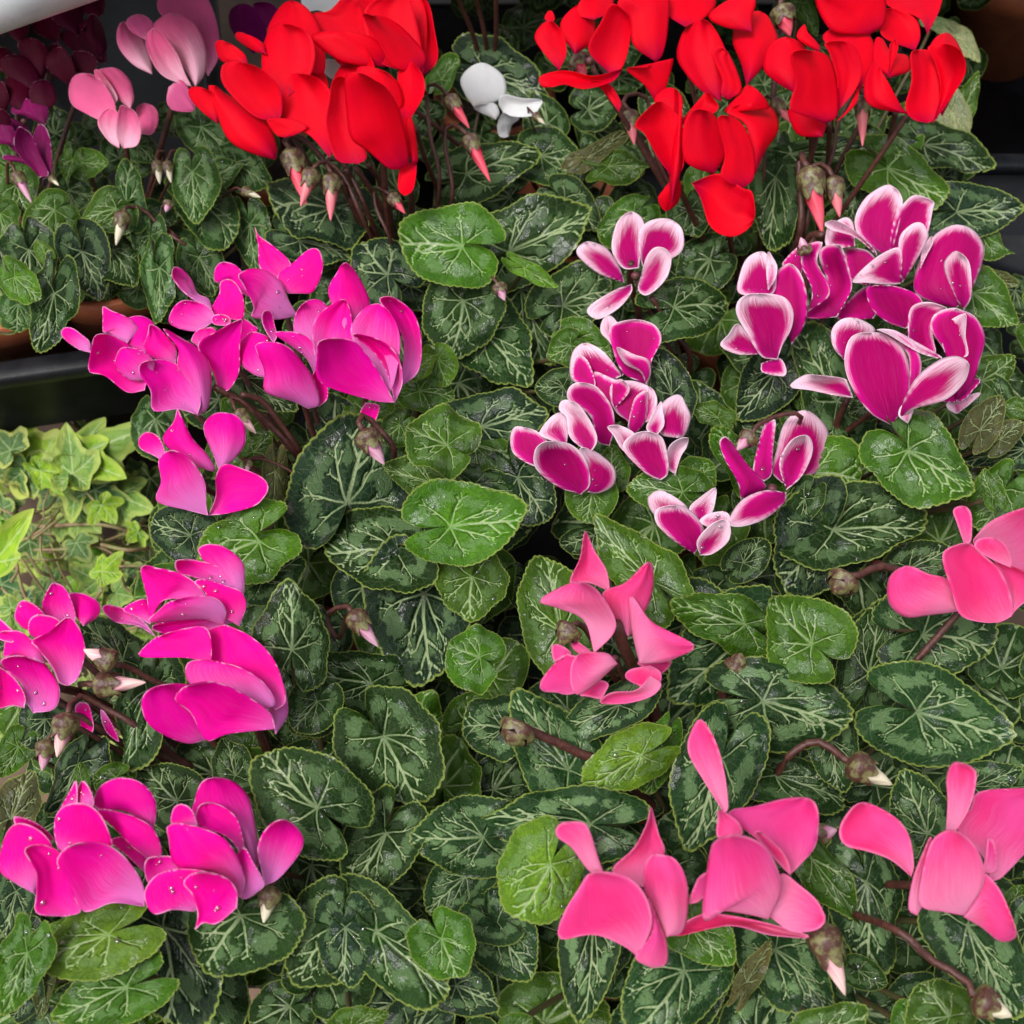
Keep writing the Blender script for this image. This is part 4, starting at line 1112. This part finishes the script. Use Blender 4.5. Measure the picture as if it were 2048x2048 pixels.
BUDS = """
5 B .06 610,550 715,710 42 r | 560,490 520,465 480,500 500,760 550,1000
5 B .05 715,770 830,1005 46 r | 650,700 600,690 578,800 620,1090
5 B .03 290,1090 360,1180 36 r | 240,1050 190,1040 200,1150 280,1330
5 A .06 1610,860 1690,1130 62 r | 1570,770 1650,750 1800,900 1932,1100
5 A .055 1720,960 1660,1140 48 c | 1760,900 1800,890 1900,980 2000,1200
5 A .05 1830,990 1825,1220 50 c | 1800,900 1850,870 1932,960 2020,1150
6 B .05 1600,640 1625,800 48 c | 1560,560 1600,520 1680,530 1710,600 1760,900
6 B .07 1310,350 1360,420 52 r | 1290,300 1340,290 1450,380 1540,560
6 C .05 750,970 820,1290 72 r | 715,900 705,850 690,920 695,1290
6 C .045 880,1010 915,1200 54 c | 850,930 790,900 760,960 720,1290
6 C .06 1040,560 1040,810 44 c | 1040,500 1000,500 900,700 860,900
6 C .07 600,80 640,200 66 r | 590,20 600,-40 
6 C .05 560,570 650,680 40 c | 520,530 480,560 500,900
7 A .015 680,1190 640,1355 42 w | 690,1150 720,1140 800,1160 900,1270 1050,1390
7 A .015 870,910 882,1015 32 w | 860,870 880,830 900,880
7 A .015 925,910 945,1010 30 w | 930,870 950,830 990,880
7 A .01 1350,1055 1440,1090 28 w | 1310,1040 1280,1050
7 A .012 930,1130 915,1170 30 k | 890,1150 890,1230 1000,1350
8 A .015 285,985 325,1025 20 w | 260,980 250,960
8 A .015 95,970 175,1120 36 k | 60,900 40,920
9 B .015 1080,640 1130,685 24 w | 1060,620 1040,620
1 G .045 885,905 680,810 95 p | 960,930 1080,970 1230,1060 1400,1140 1600,1400
1 G .035 830,1100 1190,1080 100 p | 740,1090 660,1090 640,1140 700,1200 860,1290
1 G .025 540,1400 465,1690 100 p | 560,1290 600,1230 680,1190 860,1290 1200,1500
1 G .015 380,1600 345,1800 80 k | 420,1510 500,1470 700,1480
1 H .025 1490,1215 1455,1375 60 w | 1500,1160 1530,1120 1560,1100
2 D .02 1320,630 1415,740 40 p | 1290,580 1280,540 1400,620
2 E .025 150,760 245,910 68 k | 100,660 140,640 220,720 300,860
2 E .02 85,1750 210,1915 60 k | 60,1700 20,1690 -60,1720 -60,1800 0,1860
2 D .015 1370,900 1362,960 26 k | 1380,880 1450,880 1560,920 1660,1000
3 I .03 960,340 930,390 100 k | 1040,310 1180,370 1340,445 1500,520
3 K .055 1050,640 1010,700 62 k | 1100,620 1150,640
4 F .03 410,760 345,830 50 k | 450,700 520,660 620,630 700,660
4 F .02 920,1570 880,1620 85 k | 1000,1530 1100,1480 1190,1470 1230,1500
3 J .03 820,1440 945,1775 88 p | 780,1360 760,1330 700,1340
3 J .02 1010,510 1205,612 80 w | 940,470 850,400 750,375 600,500
3 J .03 1710,1810 1865,1890 85 w | 1660,1740 1550,1650 1400,1565 1200,1400
3 J .015 820,880 900,860 55 k | 780,900 700,950
3 O .015 1392,1250 1400,1232 22 k | 1375,1262 1366,1300 1368,1350
5 B .02 880,1590 910,1660 40 k | 850,1540 800,1480 760,1450
4 C .055 720,1380 700,1310 40 k | 770,1310 740,1420 735,1560
2 D 0.02 1170,90 1160,40 10 k | 
"""
for l in BUDS.strip().splitlines()[:-1]:
    f = l.split(' ', 3); hb = float(f[2]); add_bud(PL[f[0]], f[1], f[3], hb+(.013 if hb <= .03 else 0))

STALKS = '''3 .072 .0030 K 1285,600 1320,700 1360,790 1430,920 1490,1110
2 .034 .0020 D 1180,480 1330,560 1480,680 1640,860
2 .030 .0018 D 1330,520 1450,560 1560,700 1660,850
2 .020 .0016 D 1365,930 1390,880 1470,875 1560,930 1670,1000
1 .030 .0022 G 480,1120 640,1160 780,1220 960,1340
1 .018 .0022 G 1200,1440 1230,1560 1330,1650 1560,1780
3 .020 .0024 J 330,-10 280,60 262,140 262,250
6 .05 .0020 C 755,650 760,760 755,890 740,1000
6 .05 .0020 C 860,680 855,800 850,940 840,1050
6 .05 .0022 C 1225,610 1200,740 1165,900 1120,1000
5 .05 .0019 B 30,930 100,1060 160,1200 190,1330
5 .05 .0019 B 80,920 180,1060 250,1200 280,1330
5 .05 .0019 B 150,900 220,1000 270,1150 290,1300
5 .05 .0019 B 0,1000 60,1120 100,1230 130,1330
5 .05 .0017 B 420,700 450,820 500,950 540,1060
4 .035 .0022 B 1610,1450 1600,1540 1625,1640 1650,1740
4 .030 .0018 B 1720,1640 1780,1740 1850,1850 1932,1960
4 .034 .0026 C 830,1300 760,1300 735,1360 725,1480 720,1600
4 .020 .0022 F 960,540 925,620 900,680 900,760
g .06 .0018 B 640,-40 680,60 730,180 760,300
g .06 .0018 B 740,-40 770,60 800,200 810,300
g .06 .0018 B 860,-40 862,80 862,200 850,320'''
for l in STALKS.splitlines():
    f = l.split(' ', 4); q = src(f[3], parse_pts(f[4])); P0 = at(q[0], HC+float(f[1])); D0 = depth_of(P0); D1 = depth_of(at(q[-1], HC-.005)); D1 = min(D1, D0+.05)
    P = np.array([atd(p, D0+(D1-D0)*(i/(len(q)-1)))[0] for i, p in enumerate(q)]); tl = P[-1]+(P[-1]-P[-2])*.3+np.array([0, .004, -.03])
    V, Fc = tube_geo(list(P)+[tl], float(f[2])*.85, float(f[2]), n=30); mesh_obj('flower_stalk', V, Fc, M_STALK, PL[f[0]])

# ------------------------------------------------------------------ lower, half hidden leaves of every plant
def crown_dist(P): return sorted((np.hypot(P[0]-WM[t.name][0], P[1]-WM[t.name][1]), k) for k, t in PL.items() if k != '0')
def blocked(x, y):                          # overview pixels where no cyclamen leaf grows
    if x < 285 and 790 < y < 1340: return True
    if x < 350 and 600 < y <= 790: return True
    if x < 20: return y > 640 and y < 1500
    if x > 1830 and 40 < y < 330: return True
    if x > 1850 and y < 560: return True
    if x < 560 and y < 205: return True
    if x < 850 and y < 100: return True
    if 120 < x < 300 and 560 < y < 700: return True
    return False
cnt = {}; spots = []
for lay, step, zz in ((0, 118, -.014), (40, 126, -.034), (15, 150, -.055)):
    for iy in range(int(2150/step)+1):
        for ix in range(int(2100/step)+1):
            x = ix*step+(iy % 2)*step/2+lay+RNG.normal(0, 16)-40; y = iy*step*.96+RNG.normal(0, 16)-20+lay
            if not blocked(x, y): spots.append((x, y, zz))
spots = sorted([spots[i] for i in RNG.permutation(len(spots))], key=lambda q: -q[2])
CAP = {'g': 60, 'h': 40, 'e': 92, 'f': 92, '1': 50, '3': 46, '2': 66, '4': 58, '6': 64, '7': 66, '8': 70, '5': 70, '9': 70}
for x, y, zz in spots:
    P = at(src('O', (x, y)), HC+zz); ds = crown_dist(P)
    k = next((kk for _, kk in ds[:5] if cnt.get(kk, 0) < CAP[kk]), None)
    if k is None: continue
    cnt[k] = cnt.get(k, 0)+1
    cxy = np.array(PLANTS[k][0], float); d = np.array([x, y])-cxy
    an = math.atan2(d[1], d[0])+RNG.normal(0, .7); sc = np.interp(y, [0, 900, 1500, 1932], [.62, .95, 1.25, 1.35])
    L = RNG.uniform(60, 100)*sc
    ty = {'1': 'ddbgg', '2': 'ddbgg', '3': 'sssd', '4': 'dddg', '5': 'ddd', '6': 'ddg', '7': 'mmd', '8': 'gdm', '9': 'dd', 'g': 'dd', 'h': 'ddm', 'e': 'ddbg', 'f': 'sssd'}[k]
    a = (x-math.cos(an)*L*.4, y-math.sin(an)*L*.4); b = (x+math.cos(an)*L*.6, y+math.sin(an)*L*.6)
    add_leaf(PL[k], 'O', a, b, L*RNG.uniform(1.05, 1.45), RNG.choice(list(ty)), 0, fine=False, z=HC+zz+RNG.normal(0, .004))

# ------------------------------------------------------------------ ivy
ivp = at(src('O', (120, 1120)), .02)
ivy = reg_thing(thing('ivy_plant', 'trailing variegated ivy with cream edged leaves at the left edge below the black tray', 'ivy', (ivp[0], ivp[1], -.13)))
def ivy_leaf(reg, a, tip, wid, z, col, varieg, rng=RNG):
    A = src(reg, a); T = src(reg, tip); T = A+(T-A)*1.05; L = np.linalg.norm(T-A); d = (T-A)/L; p = np.array([d[1], -d[0]]); sy = wid*REG[reg][2]/1.12
    na, nr = 120, 22; th = np.linspace(-math.pi, math.pi, na, endpoint=False); a_ = np.abs(th)
    ro = np.interp(a_, np.radians([0, 12, 28, 40, 55, 72, 95, 112, 130, 150, 168, 180]), [1, .80, .56, .54, .74, .68, .46, .47, .52, .42, .26, .05])
    ro *= 1+.05*np.sin(3*th+rng.uniform(0, 6))+.03*np.sin(7*th)
    rr = np.linspace(0.003, 1, nr)**.9; RR, TH = np.meshgrid(rr, th, indexing='ij'); X = RR*ro*np.cos(TH); Y = RR*ro*np.sin(TH)
    segs = []
    for an, ln in ((0, .9), (.95, .62), (-.95, .62), (2.2, .38), (-2.2, .38)):
        segs.append((0, 0, ln*math.cos(an), ln*math.sin(an), .03))
        for q in (.35, .6):
            for s in (-1, 1): segs.append((ln*q*math.cos(an), ln*q*math.sin(an), ln*q*math.cos(an)+.2*math.cos(an+s*.6), ln*q*math.sin(an)+.2*math.sin(an+s*.6), .018))
    vf = np.clip(seg_field(X, Y, segs), -1.5, 1)
    PX = (A+X[..., None]*L*d+Y[..., None]*sy*p).reshape(-1, 2)
    P0 = at(A, z); n = np.array([0, 0, .7])+TOCAM*.5+rng.normal(0, .22, 3)*np.array([1, 1, 0]); n /= np.linalg.norm(n)
    r = ray(PX); t = ((P0-CAM)@n)/(r@n); P = CAM+r*t[:, None]; S = L*depth_of(P0)/FPX
    P = P+((rng.uniform(-.1, .2)*RR.ravel()**2-rng.uniform(0, .3)*np.abs(Y.ravel())+.05*np.sin(4*TH.ravel())*RR.ravel()**2)*S)[:, None]*n
    fld = np.stack([vf.ravel(), RR.ravel(), RR.ravel(), np.ones(vf.size)], 1); luv = np.stack([X.ravel(), Y.ravel(), np.full(X.size, rng.uniform(0, 50))], 1)
    o = mesh_obj('leaf', P, grid_faces(nr, na, True)[:, ::-1], M_IVY, ivy, col=(*col, varieg*.75), attrs={'fld': ('FLOAT_COLOR', fld), 'luv': ('FLOAT_VECTOR', luv)})
    return o
IVG = [(.11, .20, .055), (.20, .32, .06), (.09, .18, .055), (.28, .44, .03), (.06, .12, .02)]
for s in """D 200,930 60,600 400 3 2 1
D 60,830 -40,720 260 0 3 .9
D 60,930 -20,1000 300 0 2 .9
D 400,960 390,690 280 1 4 .5
D 420,860 820,690 330 1 4 .4
D 440,880 700,990 300 3 4 .4
D 150,920 190,1110 260 0 2 .8
D 220,940 360,1080 130 3 4 .2
D 420,1000 400,1220 260 1 2 .6
D -40,1450 200,1190 260 3 5 .5
D 520,1050 760,1160 260 2 2 .5
D 650,1080 850,1160 250 1 2 .4
D 560,1130 640,1240 200 3 3 .3
D 440,1180 560,1290 220 1 1 .4
D 420,1340 490,1440 200 0 1 .5
D 560,1500 680,1380 150 3 4 .3
D 540,1550 400,1480 240 1 1 .4
D 640,1620 740,1640 220 1 1 .4
D 60,1700 40,1620 200 1 3 .6
D 60,1740 -20,1860 260 1 2 .5
D 20,1150 80,1120 180 0 1 .5
D -10,1100 -60,1200 200 1 1 .5
D 740,930 720,870 100 2 1 .5
D 760,1280 700,1330 160 3 2 .4
D 330,1240 420,1270 160 1 0 .5
D 700,1520 800,1560 180 2 1 .5
D 250,1600 330,1690 200 0 0 .5
D 500,1680 560,1620 160 1 1 .5
D 160,1330 60,1400 200 4 0 .5
H 100,260 20,330 180 3 3 .3
H 70,300 60,420 160 1 2 .4
H -20,90 20,190 160 1 1 .4""".splitlines():
    f = s.split(); c = IVG[int(f[4])]; ivy_leaf(f[0], parse_pts(f[1])[0], parse_pts(f[2])[0], float(f[3]), -.035+.012*float(f[5]), c, float(f[6]))
for i in range(95):                         # lower tangle
    x = RNG.uniform(-40, 300); y = RNG.uniform(815, 1420); a = RNG.uniform(0, 6.28); L = RNG.uniform(34, 66)
    c = IVG[RNG.integers(0, 5)]; ivy_leaf('O', (x, y), (x+L*math.cos(a), y+L*math.sin(a)), L*RNG.uniform(1, 1.5), -.055-RNG.uniform(0, .04), tuple(v*RNG.uniform(.6, 1) for v in c), RNG.uniform(.2, .8))
for s in """D 200,1250 560,1240 800,1300 1000,1300
D 190,1380 420,1370 640,1310 800,1220
D 440,1000 520,1110 640,1240
D 470,1030 560,1150 660,1250
D 100,1400 180,1520 280,1660
D 280,1340 340,1500 420,1640
D 180,1320 300,1230 420,1150
D 60,1560 100,1480 60,1400
D 560,1350 700,1380 820,1370
D 390,950 430,1080 520,1230 600,1400
D 150,1400 220,1500 290,1540 330,1700
D 80,1420 140,1640 240,1720
D 280,650 360,670 440,720
D 540,1560 560,1600 520,1660
D 0,1180 100,1190 260,1150 320,1060
D 330,1160 240,1260 120,1330 0,1380
D 620,1180 500,1260 300,1290 150,1280
D 700,1450 560,1370 400,1350 260,1400""".splitlines():
    f = s.split(' ', 1); q = src(f[0], parse_pts(f[1])); zz = RNG.uniform(-.04, -.005); P = np.array([at(p, zz+.006*math.sin(i*2.)) for i, p in enumerate(q)])
    V, Fc = tube_geo(P, RNG.uniform(.0008, .0014), n=24); mesh_obj('vine', V, Fc, M_VINE, ivy)
for i in range(50):
    x = RNG.uniform(-30, 290); y = RNG.uniform(950, 1420); a = RNG.normal(-.2, .6); L = RNG.uniform(60, 170); z0 = RNG.uniform(-.05, -.005); pts = []
    for k in range(6): pts.append(at(src('O', (min(x, 300), y)), z0+.004*math.sin(k*1.7+i))); x += math.cos(a)*L/5; y += math.sin(a)*L/5; a += RNG.normal(0, .25)
    V, Fc = tube_geo(pts, RNG.uniform(.0005, .0010), n=22); mesh_obj('vine', V, Fc, M_VINE, ivy)

if __name__ == '__main__': print('verts', sum(len(o.data.vertices) for o in bpy.data.objects if o.type == 'MESH'), 'objs', len(bpy.data.objects), cnt, len(spots))
